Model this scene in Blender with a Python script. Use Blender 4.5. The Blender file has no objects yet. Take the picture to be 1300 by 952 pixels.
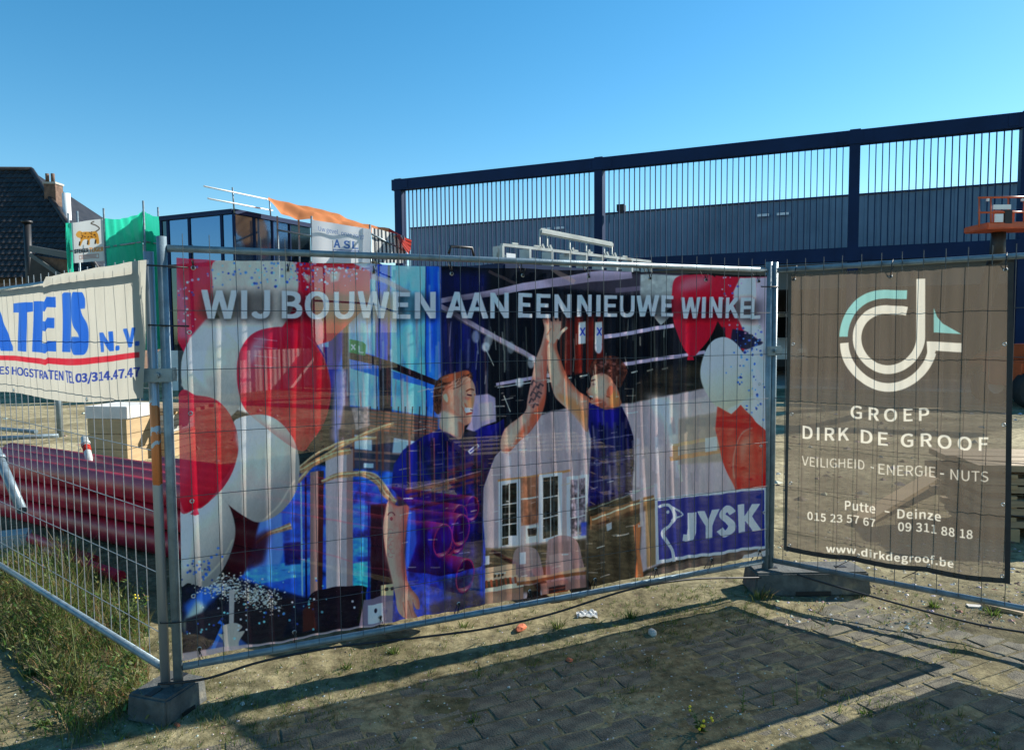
import bpy, bmesh, math, random
import numpy as np
from mathutils import Vector, Matrix
rnd = random.Random(7)
rng = np.random.default_rng(7)
scene = bpy.context.scene
COL = scene.collection

# ------------------------------------------------------------ camera
F = 900.0; CW, CH = 1300, 952; CAMH = 1.70
PITCH = math.atan(56 / F); ROLL = math.radians(-.46)
ROT = Matrix.Rotation(math.pi / 2 - PITCH, 3, 'X') @ Matrix.Rotation(ROLL, 3, 'Z')
cam = bpy.data.cameras.new('camera'); cam_o = bpy.data.objects.new('camera', cam); COL.objects.link(cam_o)
cam_o.matrix_world = Matrix.Translation((0, 0, CAMH)) @ ROT.to_4x4()
cam.sensor_fit = 'HORIZONTAL'; cam.sensor_width = 36; cam.lens = F / CW * 36
cam.clip_start = .05; cam.clip_end = 3000
scene.camera = cam_o
RN = np.array(ROT)
def ray(px, py): return ROT @ Vector(((px - 650) / F, (476 - py) / F, -1))
def atY(px, py, Y): d = ray(px, py); return Vector((0, 0, CAMH)) + d * (Y / d.y)
def gz(px, py, z=0.0): d = ray(px, py); return Vector((0, 0, CAMH)) + d * ((z - CAMH) / d.z)
def on_plane(px, py, p0, n):
    d = ray(px, py); c = Vector((0, 0, CAMH)); return c + d * ((p0 - c).dot(n) / d.dot(n))

# ------------------------------------------------------------ light
SH = Vector((-1.44, -.72, -1.0)).normalized()          # the way sunlight travels
SUN_EL = math.asin(-SH.z); SUN_AZ = math.atan2(-SH.x, -SH.y)   # azimuth clockwise from +Y
w = bpy.data.worlds.new('World'); scene.world = w; w.use_nodes = True
wn = w.node_tree; wn.nodes.clear()
sky = wn.nodes.new('ShaderNodeTexSky'); sky.sky_type = 'NISHITA'; sky.sun_disc = False
sky.sun_elevation = SUN_EL; sky.sun_rotation = SUN_AZ
sky.air_density = 1.0; sky.dust_density = 0.15; sky.ozone_density = 2.2; sky.altitude = 0
hsv = wn.nodes.new('ShaderNodeHueSaturation'); hsv.inputs['Hue'].default_value = .488; hsv.inputs['Saturation'].default_value = 1.36
bg = wn.nodes.new('ShaderNodeBackground'); bg.inputs['Strength'].default_value = .10
wo = wn.nodes.new('ShaderNodeOutputWorld')
wn.links.new(sky.outputs[0], hsv.inputs['Color']); wn.links.new(hsv.outputs[0], bg.inputs[0]); wn.links.new(bg.outputs[0], wo.inputs[0])
sl = bpy.data.lights.new('sun', 'SUN'); sl.energy = 5.0; sl.angle = math.radians(.53); sl.color = (1, .95, .86)
so = bpy.data.objects.new('sun', sl); COL.objects.link(so); so.rotation_euler = SH.to_track_quat('-Z', 'Y').to_euler()
scene.view_settings.view_transform = 'Standard'; scene.view_settings.look = 'None'
scene.view_settings.exposure = 0.85; scene.view_settings.gamma = 1
scene.cycles.max_bounces = 8; scene.cycles.transparent_max_bounces = 24
scene.cycles.use_denoising = True

# ------------------------------------------------------------ materials
def srgb(*c): return tuple(((v / 255) / 12.92 if v / 255 <= .04045 else ((v / 255 + .055) / 1.055) ** 2.4) for v in c) + (1,)
class NT:
    def __init__(s, name):
        s.m = bpy.data.materials.new(name); s.m.use_nodes = True; s.t = s.m.node_tree; s.t.nodes.clear()
        s.out = s.n('OutputMaterial')
    def n(s, k, **kw):
        x = s.t.nodes.new('ShaderNode' + k)
        for a, b in kw.items():
            if a.startswith('_'): setattr(x, a[1:], b)
            else: x.inputs[a.replace('0', ' ')].default_value = b
        return x
    def l(s, a, b): s.t.links.new(a, b)
def mat(name, col, rough=.6, metal=0, var=.15, scale=8, bump=.0, bscale=60, spec=.5, col2=None, stretch=None, dirt=None):
    """principled with noise-driven colour variation and fine bump"""
    g = NT(name); p = g.n('BsdfPrincipled'); p.inputs['Roughness'].default_value = rough; p.inputs['Metallic'].default_value = metal
    p.inputs['Specular IOR Level'].default_value = spec
    tc = g.n('TexCoord'); mp = g.n('Mapping'); g.l(tc.outputs['Object'], mp.inputs[0])
    if stretch: mp.inputs['Scale'].default_value = stretch
    nz = g.n('TexNoise', Scale=scale, Detail=5.0, Roughness=.6); g.l(mp.outputs[0], nz.inputs['Vector'])
    r = g.n('ValToRGB'); c = col[:3]
    a = col2[:3] if col2 else tuple(v * (1 - var) for v in c); b = c if col2 else tuple(min(1, v * (1 + var)) for v in c)
    r.color_ramp.elements[0].position = .35; r.color_ramp.elements[0].color = a + (1,)
    r.color_ramp.elements[1].position = .65; r.color_ramp.elements[1].color = b + (1,)
    g.l(nz.outputs[0], r.inputs[0]); last = r.outputs[0]
    if dirt:
        n2 = g.n('TexNoise', Scale=dirt[1], Detail=6.0); g.l(mp.outputs[0], n2.inputs['Vector'])
        r2 = g.n('ValToRGB'); r2.color_ramp.elements[0].position = dirt[2]; r2.color_ramp.elements[1].position = dirt[2] + .12
        g.l(n2.outputs[0], r2.inputs[0]); mx = g.n('Mix', _data_type='RGBA'); g.l(r2.outputs[0], mx.inputs[0]); g.l(last, mx.inputs[6])
        mx.inputs[7].default_value = dirt[0]; last = mx.outputs[2]
    g.l(last, p.inputs['Base Color'])
    if bump:
        n3 = g.n('TexNoise', Scale=bscale, Detail=6.0); g.l(mp.outputs[0], n3.inputs['Vector'])
        bp = g.n('Bump', Strength=bump, Distance=.01); g.l(n3.outputs[0], bp.inputs['Height']); g.l(bp.outputs[0], p.inputs['Normal'])
    g.l(p.outputs[0], g.out.inputs[0]); return g.m
M = {}
M['galv'] = mat('galvanised_steel', (.19, .25, .28), .42, .35, .22, 14, .15, 120, dirt=((.2, .17, .13, 1), 5, .62))
M['wire'] = mat('galvanised_wire', (.30, .33, .35), .5, .5, .2, 20)
M['navy'] = mat('navy_steel', (.004, .020, .070), .55, 0, .15, 1.2, spec=.15)
M['wallblue'] = mat('blue_grey_cladding', (.15, .22, .29), .6, 0, .16, .5, spec=.2)
M['fascia'] = mat('grey_fascia', (.09, .10, .10), .7, 0, .1, .6)
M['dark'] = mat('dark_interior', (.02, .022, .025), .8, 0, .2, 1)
M['black'] = mat('black_plastic', (.012, .012, .013), .5, 0, .2, 20)
M['steelgrey'] = mat('pale_grey_painted_steel', (.42, .44, .41), .5, .1, .15, 6, dirt=((.2, .18, .14, 1), 4, .6))
M['white'] = mat('white_paint', (.8, .8, .78), .45, 0, .05, 3)
M['orange'] = mat('orange_machine_paint', (.55, .10, .03), .4, 0, .15, 4)
M['pipe'] = mat('maroon_plastic_pipe', (.44, .008, .032), .42, 0, .3, 2.5, .05, 30, dirt=((.30, .10, .09, 1), 3, .64), spec=.35, stretch=(1, 1, 1))
M['bore'] = mat('pipe_bore', (.10, .015, .02), .6, 0, .2, 5)
M['wood'] = mat('weathered_timber', (.48, .36, .22), .75, 0, .3, 3, .3, 40, col2=(.3, .22, .13), stretch=(1, 12, 12))
M['ply'] = mat('tan_plywood', (.42, .30, .16), .7, 0, .12, 3, .1, 40, stretch=(1, 1, 6))
M['card'] = mat('white_lid', (.62, .60, .55), .7, 0, .1, 4)
M['blockmat'] = mat('recycled_grey_block', (.085, .09, .085), .85, 0, .35, 9, .6, 70, dirt=((.24, .21, .15, 1), 6, .6))
M['rooftile'] = mat('dark_roof_tile', (.030, .028, .028), .45, 0, .3, 3, spec=.25)
M['brick'] = mat('brown_brick', (.13, .08, .055), .85, 0, .35, 6, .4, 30)
M['rend'] = mat('render_white', (.62, .62, .6), .6, 0, .08, 2)
M['stone'] = mat('pale_stone', (.52, .50, .45), .85, 0, .25, 12, .5, 50)
M['redbrick'] = mat('broken_red_brick', (.50, .13, .06), .9, 0, .3, 12, .6, 50)
M['tyre'] = mat('tyre_rubber', (.02, .02, .02), .8, 0, .2, 10)
M['rim'] = mat('alloy_rim', (.6, .6, .6), .3, .8, .1, 5)
M['concrete'] = mat('grey_concrete', (.38, .37, .33), .85, 0, .2, 4, .4, 40)
def glass(name, col):
    g = NT(name); p = g.n('BsdfPrincipled'); p.inputs['Base Color'].default_value = col; p.inputs['Roughness'].default_value = .09
    p.inputs['Specular IOR Level'].default_value = 1.0; p.inputs['Metallic'].default_value = .9; g.l(p.outputs[0], g.out.inputs[0]); return g.m
M['glass'] = glass('tinted_window_glass', (.10, .18, .29, 1)); M['glassdark'] = glass('dark_window_glass', (.05, .08, .09, 1))
def cloth(name, col, trans=.5, holes=.0, img=None, var=.1):
    """thin sheet: reflects and lets light through; holes = share of open mesh"""
    g = NT(name)
    if img:
        tx = g.n('TexImage'); tx.image = img; tx.interpolation = 'Cubic'; tx.extension = 'EXTEND'; src = tx.outputs[0]
    else:
        tc = g.n('TexCoord'); nz = g.n('TexNoise', Scale=3.0, Detail=4.0); g.l(tc.outputs['Object'], nz.inputs['Vector'])
        r = g.n('ValToRGB'); r.color_ramp.elements[0].color = tuple(v * (1 - var) for v in col[:3]) + (1,); r.color_ramp.elements[1].color = col[:3] + (1,)
        g.l(nz.outputs[0], r.inputs[0]); src = r.outputs[0]
    d = g.n('BsdfPrincipled'); d.inputs['Roughness'].default_value = .55; d.inputs['Specular IOR Level'].default_value = .08; g.l(src, d.inputs['Base Color'])
    t = g.n('BsdfTranslucent'); g.l(src, t.inputs[0])
    m1 = g.n('MixShader'); m1.inputs[0].default_value = trans; g.l(d.outputs[0], m1.inputs[1]); g.l(t.outputs[0], m1.inputs[2])
    tc2 = g.n('TexCoord'); n2 = g.n('TexNoise', Scale=9.0, Detail=3.0); g.l(tc2.outputs['Object'], n2.inputs['Vector'])
    bp = g.n('Bump', Strength=.25, Distance=.01); g.l(n2.outputs[0], bp.inputs['Height']); g.l(bp.outputs[0], d.inputs['Normal'])
    last = m1.outputs[0]
    if holes:
        # perforated sheet: the holes close up as the view or the light turns away from square on
        tr = g.n('BsdfTransparent'); m2 = g.n('MixShader'); ge = g.n('NewGeometry'); dp = g.n('VectorMath', _operation='DOT_PRODUCT'); g.l(ge.outputs['Normal'], dp.inputs[0]); g.l(ge.outputs['Incoming'], dp.inputs[1])
        ab = g.n('Math', _operation='ABSOLUTE'); g.l(dp.outputs['Value'], ab.inputs[0]); pw = g.n('Math', _operation='POWER'); g.l(ab.outputs[0], pw.inputs[0]); pw.inputs[1].default_value = 2.6
        mu = g.n('Math', _operation='MULTIPLY'); g.l(pw.outputs[0], mu.inputs[0]); mu.inputs[1].default_value = holes; g.l(mu.outputs[0], m2.inputs[0])
        g.l(last, m2.inputs[1]); g.l(tr.outputs[0], m2.inputs[2]); last = m2.outputs[0]
    g.l(last, g.out.inputs[0]); return g.m
M['tarp'] = cloth('orange_tarpaulin', (.90, .33, .13), .5)
M['tarpred'] = cloth('red_tarpaulin', (.60, .05, .03), .4)
M['net'] = cloth('green_debris_netting', (.03, .55, .36), .6, .06)
M['sheet'] = cloth('white_sheeting', (.78, .80, .80), .3)
def tint_mat(name, trans=.45, rough=.6):
    g = NT(name); a = g.n('Attribute', _attribute_name='tint'); d = g.n('BsdfPrincipled'); d.inputs['Roughness'].default_value = rough
    t = g.n('BsdfTranslucent'); m = g.n('MixShader'); m.inputs[0].default_value = trans
    g.l(a.outputs[0], d.inputs[0]); g.l(a.outputs[0], t.inputs[0]); g.l(d.outputs[0], m.inputs[1]); g.l(t.outputs[0], m.inputs[2]); g.l(m.outputs[0], g.out.inputs[0]); return g.m
M['leaf'] = tint_mat('leaf_and_blade'); M['grit'] = tint_mat('grit', 0, .9)

# ------------------------------------------------------------ object helpers
def mesh_obj(name, me, m=None, parent=None, smooth=False):
    if m is not None and not me.materials: me.materials.append(m)
    if smooth: me.polygons.foreach_set('use_smooth', [True] * len(me.polygons))
    o = bpy.data.objects.new(name, me); COL.objects.link(o)
    if parent: o.parent = parent
    return o
def pyd(name, v, f, m=None, parent=None, smooth=False):
    me = bpy.data.meshes.new(name); me.from_pydata([tuple(p) for p in v], [], f); me.update(); return mesh_obj(name, me, m, parent, smooth)
def fin(name, bm, m=None, parent=None, smooth=False):
    me = bpy.data.meshes.new(name); bm.normal_update(); bm.to_mesh(me); bm.free(); return mesh_obj(name, me, m, parent, smooth)
def thing(name, label, cat, loc=(0, 0, 0), rz=0, group=None):
    o = bpy.data.objects.new(name, None); COL.objects.link(o); o.location = loc; o.rotation_euler = (0, 0, rz); o.empty_display_size = .1
    return tag(o, label, cat, group)
def tag(o, label, cat, group=None):
    o['label'] = label; o['category'] = cat
    if group: o['group'] = group
    return o
def kind(o, k, label=None):
    o['kind'] = k
    if label: o['label'] = label
    return o
def dup(root, loc, rz=None, label=None):
    r = root.copy(); COL.objects.link(r); r.location = loc
    if rz is not None: r.rotation_euler = (0, 0, rz)
    if label: r['label'] = label
    for ch in list(root.children):
        c = ch.copy(); COL.objects.link(c); c.parent = r
        for g_ in list(ch.children): d = g_.copy(); COL.objects.link(d); d.parent = c
    return r
def bx(bm, c, s, rot=None, bev=0):
    r = bmesh.ops.create_cube(bm, size=1); vs = r['verts']
    for v in vs: v.co = Vector((v.co.x * s[0], v.co.y * s[1], v.co.z * s[2]))
    if rot is not None: bmesh.ops.rotate(bm, verts=vs, cent=(0, 0, 0), matrix=rot)
    bmesh.ops.translate(bm, verts=vs, vec=c)
    if bev: bmesh.ops.bevel(bm, geom=list({e for v in vs for e in v.link_edges}), offset=bev, segments=2, affect='EDGES')
def beam(bm, a, b, wd, ht, up=Vector((0, 0, 1)), bev=0):
    a, b = Vector(a), Vector(b); d = b - a; L = d.length; x = d / L
    y = up.cross(x)
    if y.length < 1e-4: y = Vector((0, 1, 0)).cross(x)
    y.normalize(); z = x.cross(y)
    R = Matrix((x, y, z)).transposed(); bx(bm, (a + b) / 2, (L, wd, ht), R, bev)
def tube(bm, pts, r, n=10, cap=True):
    pts = [Vector(p) for p in pts]; rings = []; prev = None
    for i, p in enumerate(pts):
        d = (pts[min(i + 1, len(pts) - 1)] - pts[max(i - 1, 0)]).normalized()
        if prev is None:
            u = d.orthogonal().normalized()
        else:
            u = (prev - d * prev.dot(d)).normalized()
        prev = u; v = d.cross(u); rr = r[i] if isinstance(r, (list, tuple)) else r
        rings.append([bm.verts.new(p + (u * math.cos(2 * math.pi * k / n) + v * math.sin(2 * math.pi * k / n)) * rr) for k in range(n)])
    for a, b in zip(rings, rings[1:]):
        for k in range(n): bm.faces.new((a[k], a[(k + 1) % n], b[(k + 1) % n], b[k]))
    if cap: bm.faces.new(rings[0][::-1]); bm.faces.new(rings[-1])
def T(name, pts, r, m, parent=None, n=10, smooth=True):
    bm = bmesh.new(); tube(bm, pts, r, n); o = fin(name, bm, m, parent)
    if smooth:
        for p in o.data.polygons: p.use_smooth = len(p.vertices) == 4
    return o
def B(name, a, b, wd, ht, m, parent=None, bev=0, up=Vector((0, 0, 1))):
    bm = bmesh.new(); beam(bm, a, b, wd, ht, up, bev); return fin(name, bm, m, parent)
def BX(name, c, s, m, parent=None, rot=None, bev=0):
    bm = bmesh.new(); bx(bm, c, s, rot, bev); return fin(name, bm, m, parent)
def grid_obj(name, fn, nu, nv, m, parent=None, smooth=True):
    """surface fn(u,v)->point for u,v in 0..1, with uv = (u,v); v up"""
    V = [fn(i / nu, j / nv) for j in range(nv + 1) for i in range(nu + 1)]
    Fc = [(j * (nu + 1) + i, j * (nu + 1) + i + 1, (j + 1) * (nu + 1) + i + 1, (j + 1) * (nu + 1) + i) for j in range(nv) for i in range(nu)]
    o = pyd(name, V, Fc, m, parent, smooth); uv = o.data.uv_layers.new(name='uv')
    co = np.empty((len(o.data.loops), 2), np.float32)
    vi = np.empty(len(o.data.loops), np.int32); o.data.loops.foreach_get('vertex_index', vi)
    co[:, 0] = (vi % (nu + 1)) / nu; co[:, 1] = (vi // (nu + 1)) / nv
    uv.data.foreach_set('uv', co.ravel()); return o

# ------------------------------------------------------------ print painter (numpy; flat prints only)
def vnoise(x, y, seed=0):
    xi = np.floor(x).astype(np.int64); yi = np.floor(y).astype(np.int64); fx = x - xi; fy = y - yi
    def h(a, b):
        n = (a * 374761393 + b * 668265263 + seed * 982451653) & 0xffffffff
        n = ((n ^ (n >> 13)) * 1274126177) & 0xffffffff; return ((n ^ (n >> 16)) & 0xffff) / 65535.
    sx = fx * fx * (3 - 2 * fx); sy = fy * fy * (3 - 2 * fy)
    return (h(xi, yi) * (1 - sx) + h(xi + 1, yi) * sx) * (1 - sy) + (h(xi, yi + 1) * (1 - sx) + h(xi + 1, yi + 1) * sx) * sy
def fbm(x, y, o=4, seed=0):
    s = 0; a = .5; t = 0
    for i in range(o): s = s + a * vnoise(x, y, seed + i * 17); t += a; x = x * 2.03; y = y * 2.03; a *= .5
    return s / t
def gblur(a, s):
    if s <= 0: return a
    r = max(1, int(3 * s)); k = np.exp(-np.arange(-r, r + 1) ** 2 / (2 * s * s)); k /= k.sum()
    for ax in (0, 1):
        p = [(0, 0), (0, 0)]; p[ax] = (r, r); q = np.pad(a, p, mode='edge'); o = np.zeros_like(a)
        for i, kk in enumerate(k): o += kk * (q[i:i + a.shape[0], :] if ax == 0 else q[:, i:i + a.shape[1]])
        a = o
    return a
def spl(pts, n=8, closed=True):
    P = np.array(pts, float); N = len(P); out = []
    for i in range(N if closed else N - 1):
        p0, p1, p2, p3 = (P[(i - 1) % N] if closed or i > 0 else P[0]), P[i], P[(i + 1) % N], (P[(i + 2) % N] if closed or i + 2 < N else P[-1])
        for t in np.arange(n) / n:
            out.append(.5 * ((2 * p1) + (-p0 + p2) * t + (2 * p0 - 5 * p1 + 4 * p2 - p3) * t * t + (-p0 + 3 * p1 - 3 * p2 + p3) * t ** 3))
    if not closed: out.append(P[-1])
    return np.array(out)
def _font():
    try: return bpy.data.fonts.load(bpy.utils.system_resource('DATAFILES', path='fonts') + '/Noto Sans CJK Regular.woff2')
    except Exception: return None
FONT = _font()
def text_edges(body, bold=0.0, spacing=1.0):
    c = bpy.data.curves.new('t', 'FONT'); c.body = body
    if FONT: c.font = FONT
    else: bold *= .8
    c.dimensions = '2D'; c.space_character = spacing; c.resolution_u = 6
    o = bpy.data.objects.new('t', c); me = o.to_mesh()
    v = np.array([x.co[:2] for x in me.vertices]); e = []
    for p in me.polygons:
        vs = list(p.vertices)
        for a, b in zip(vs, vs[1:] + vs[:1]): e.append((v[a], v[b]))
    o.to_mesh_clear(); bpy.data.objects.remove(o); bpy.data.curves.remove(c)
    e = np.array(e); mn = e.reshape(-1, 2).min(0); mx = e.reshape(-1, 2).max(0); return (e - mn) / (mx - mn)
class Canvas:
    def __init__(s, x0, y0, x1, y1, sc, col):
        s.x0, s.y0, s.sc = x0, y0, sc; s.w = int((x1 - x0) * sc); s.h = int((y1 - y0) * sc)
        s.a = np.zeros((s.h, s.w, 3)); s.a[:] = np.array(col) / 255.
        yy, xx = np.mgrid[0:s.h, 0:s.w]; s.X = xx / sc + x0; s.Y = yy / sc + y0
    def edges_mask(s, E, blur, ext=0):
        """E: (n,2,2) px edges -> mask window"""
        P = (E - np.array([s.x0, s.y0])) * s.sc; pad = int(3 * blur * s.sc + 3 + ext * s.sc)
        bx0 = max(0, int(P[..., 0].min()) - pad); bx1 = min(s.w, int(P[..., 0].max()) + pad + 2)
        by0 = max(0, int(P[..., 1].min()) - pad); by1 = min(s.h, int(P[..., 1].max()) + pad + 2)
        if bx1 <= bx0 or by1 <= by0: return None
        W = bx1 - bx0; Hh = by1 - by0; SS = 3; acc = np.zeros((Hh, W))
        D = np.zeros((Hh * SS, W + 1, ), np.float64)
        par = np.zeros((Hh * SS, W * SS + 1), np.int16)
        for (ax, ay), (cx, cy) in P:
            if ay == cy: continue
            if ay > cy: ax, ay, cx, cy = cx, cy, ax, ay
            r0 = max(0, math.ceil((ay - by0) * SS - .5)); r1 = min(Hh * SS - 1, math.ceil((cy - by0) * SS - .5) - 1)
            if r1 < r0: continue
            r = np.arange(r0, r1 + 1); y = (r + .5) / SS + by0; x = ax + (cx - ax) * (y - ay) / (cy - ay)
            xi = np.clip(np.ceil((x - bx0) * SS - .5), 0, W * SS).astype(int); np.add.at(par, (r, xi), 1)
        m = (np.cumsum(par, 1)[:, :-1] & 1).reshape(Hh, SS, W, SS).mean((1, 3))
        return gblur(m, blur * s.sc), bx0, by0, bx1, by1
    def put(s, res, col, al, col2=None, gdir=None, tex=None):
        if res is None: return
        m, a0, b0, a1, b1 = res; m = m * al; c = np.array(col) / 255.
        if col2 is not None:
            X, Y = s.X[b0:b1, a0:a1], s.Y[b0:b1, a0:a1]; (gx0, gy0), (gx1, gy1) = gdir
            t = np.clip(((X - gx0) * (gx1 - gx0) + (Y - gy0) * (gy1 - gy0)) / ((gx1 - gx0) ** 2 + (gy1 - gy0) ** 2), 0, 1)[..., None]
            c = c * (1 - t) + np.array(col2) / 255. * t
        if tex is not None:
            X, Y = s.X[b0:b1, a0:a1], s.Y[b0:b1, a0:a1]; c = c * (1 + tex[0] * (fbm(X / tex[1], Y / tex[2], 3, 5)[..., None] - .5) * 2)
        s.a[b0:b1, a0:a1] = s.a[b0:b1, a0:a1] * (1 - m[..., None]) + c * m[..., None]
    def poly(s, pts, col, al=1, blur=.25, smooth=False, **k):
        p = spl(pts) if smooth else np.array(pts, float); E = np.stack([p, np.roll(p, -1, 0)], 1); s.put(s.edges_mask(E, blur), col, al, **k)
    def form(s, pts, col, al=.6, off=(4, 2), soft=4, smooth=True, hi=None):
        """rounds a printed shape: its own outline minus a shifted, softened copy"""
        p = spl(pts) if smooth else np.array(pts, float); E = np.stack([p, np.roll(p, -1, 0)], 1); r = s.edges_mask(E, .3, soft * 2.5 + max(abs(off[0]), abs(off[1])))
        if r is None: return
        m = r[0]; q = gblur(np.roll(m, (-int(off[1] * s.sc), -int(off[0] * s.sc)), (0, 1)), soft * s.sc); s.put((m * (1 - q),) + r[1:], col, al)
        if hi: q = gblur(np.roll(m, (int(off[1] * s.sc), int(off[0] * s.sc)), (0, 1)), soft * s.sc); s.put((m * np.clip(1 - q, 0, 1),) + r[1:], hi, al * .42)
    def line(s, pts, wd, col, al=1, blur=.25, smooth=False, **k):
        p = spl(pts, 8, False) if smooth else np.array(pts, float); d = np.gradient(p, axis=0); n = np.stack([-d[:, 1], d[:, 0]], 1)
        n /= np.linalg.norm(n, axis=1, keepdims=True) + 1e-9; wv = (np.interp(np.linspace(0, 1, len(p)), np.linspace(0, 1, len(wd)), wd) if isinstance(wd, (list, tuple)) else np.full(len(p), wd))[:, None] / 2
        q = np.concatenate([p + n * wv, (p - n * wv)[::-1]]); s.poly(q, col, al, blur, **k)
    def ell(s, cx, cy, rx, ry, col, al=1, blur=.25, rot=0, **k):
        t = np.linspace(0, 2 * math.pi, 40, endpoint=False); c, n = math.cos(rot), math.sin(rot); x, y = rx * np.cos(t), ry * np.sin(t)
        s.poly(np.stack([cx + x * c - y * n, cy + x * n + y * c], 1), col, al, blur, **k)
    def arc(s, cx, cy, r, a0, a1, wd, col, ry=None, **k):
        t = np.radians(np.linspace(a0, a1, 40)); ry = ry or r
        s.line(np.stack([cx + r * np.cos(t), cy - ry * np.sin(t)], 1), wd, col, **k)
    def text(s, body, q, col, bold=.0, al=1, blur=.15, spacing=1.0, glow=None, off=(0, 0), **k):
        """q: tl, tr, br, bl in px"""
        E = text_edges(body, 0, spacing); tl, tr, br, bl = [np.array(p, float) + np.array(off) for p in q]
        b = max(0, bold) * abs(bl[1] - tl[1]); tl = tl + (b, b); tr = tr + (-b, b); br = br + (-b, -b); bl = bl + (b, -b)
        u = E[..., 0:1]; v = E[..., 1:2]; P = (bl * (1 - u) + br * u) * (1 - v) + (tl * (1 - u) + tr * u) * v
        if glow: s.put(s.edges_mask(P + np.array(glow[2]), glow[1]), glow[0], glow[3])
        r = s.edges_mask(P, blur, b)
        if b > 0 and r is not None:
            m = r[0]
            for ax, bb in ((1, b * s.sc), (0, b * s.sc * .75)):
                o = m
                for d in np.linspace(-bb, bb, 2 * math.ceil(bb) + 1):
                    f = math.floor(d); t = d - f; o = np.maximum(o, np.roll(m, f, ax) * (1 - t) + np.roll(m, f + 1, ax) * t)
                m = o
            r = (m,) + r[1:]
        s.put(r, col, al, **k)
    def sample(s, PX, PY):
        x = np.clip((PX - s.x0) * s.sc, 0, s.w - 1.001); y = np.clip((PY - s.y0) * s.sc, 0, s.h - 1.001)
        xi = x.astype(int); yi = y.astype(int); fx = (x - xi)[..., None]; fy = (y - yi)[..., None]
        return (s.a[yi, xi] * (1 - fx) + s.a[yi, xi + 1] * fx) * (1 - fy) + (s.a[yi + 1, xi] * (1 - fx) + s.a[yi + 1, xi + 1] * fx) * fy
def make_img(name, arr):
    """arr: rows from bottom (v=0) to top"""
    h, w_ = arr.shape[:2]; im = bpy.data.images.new(name, w_, h); px = np.ones((h, w_, 4), np.float32); px[..., :3] = np.clip(arr, 0, 1)
    im.pixels.foreach_set(px.ravel()); im.update(); im.pack(); return im
def project_np(P):
    q = (P - np.array([0, 0, CAMH])) @ RN; return 650 + F * q[..., 0] / -q[..., 2], 476 - F * q[..., 1] / -q[..., 2]
def banner_image(name, cv, corners, W, Hh):
    bl, br, tr, tl = [np.array(c) for c in corners]; u, v = np.meshgrid((np.arange(W) + .5) / W, (np.arange(Hh) + .5) / Hh); u = u[..., None]; v = v[..., None]
    P = (bl * (1 - u) + br * u) * (1 - v) + (tl * (1 - u) + tr * u) * v; return make_img(name, cv.sample(*project_np(P)))
def canvas_img(name, cv): return make_img(name, cv.a[::-1])

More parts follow.
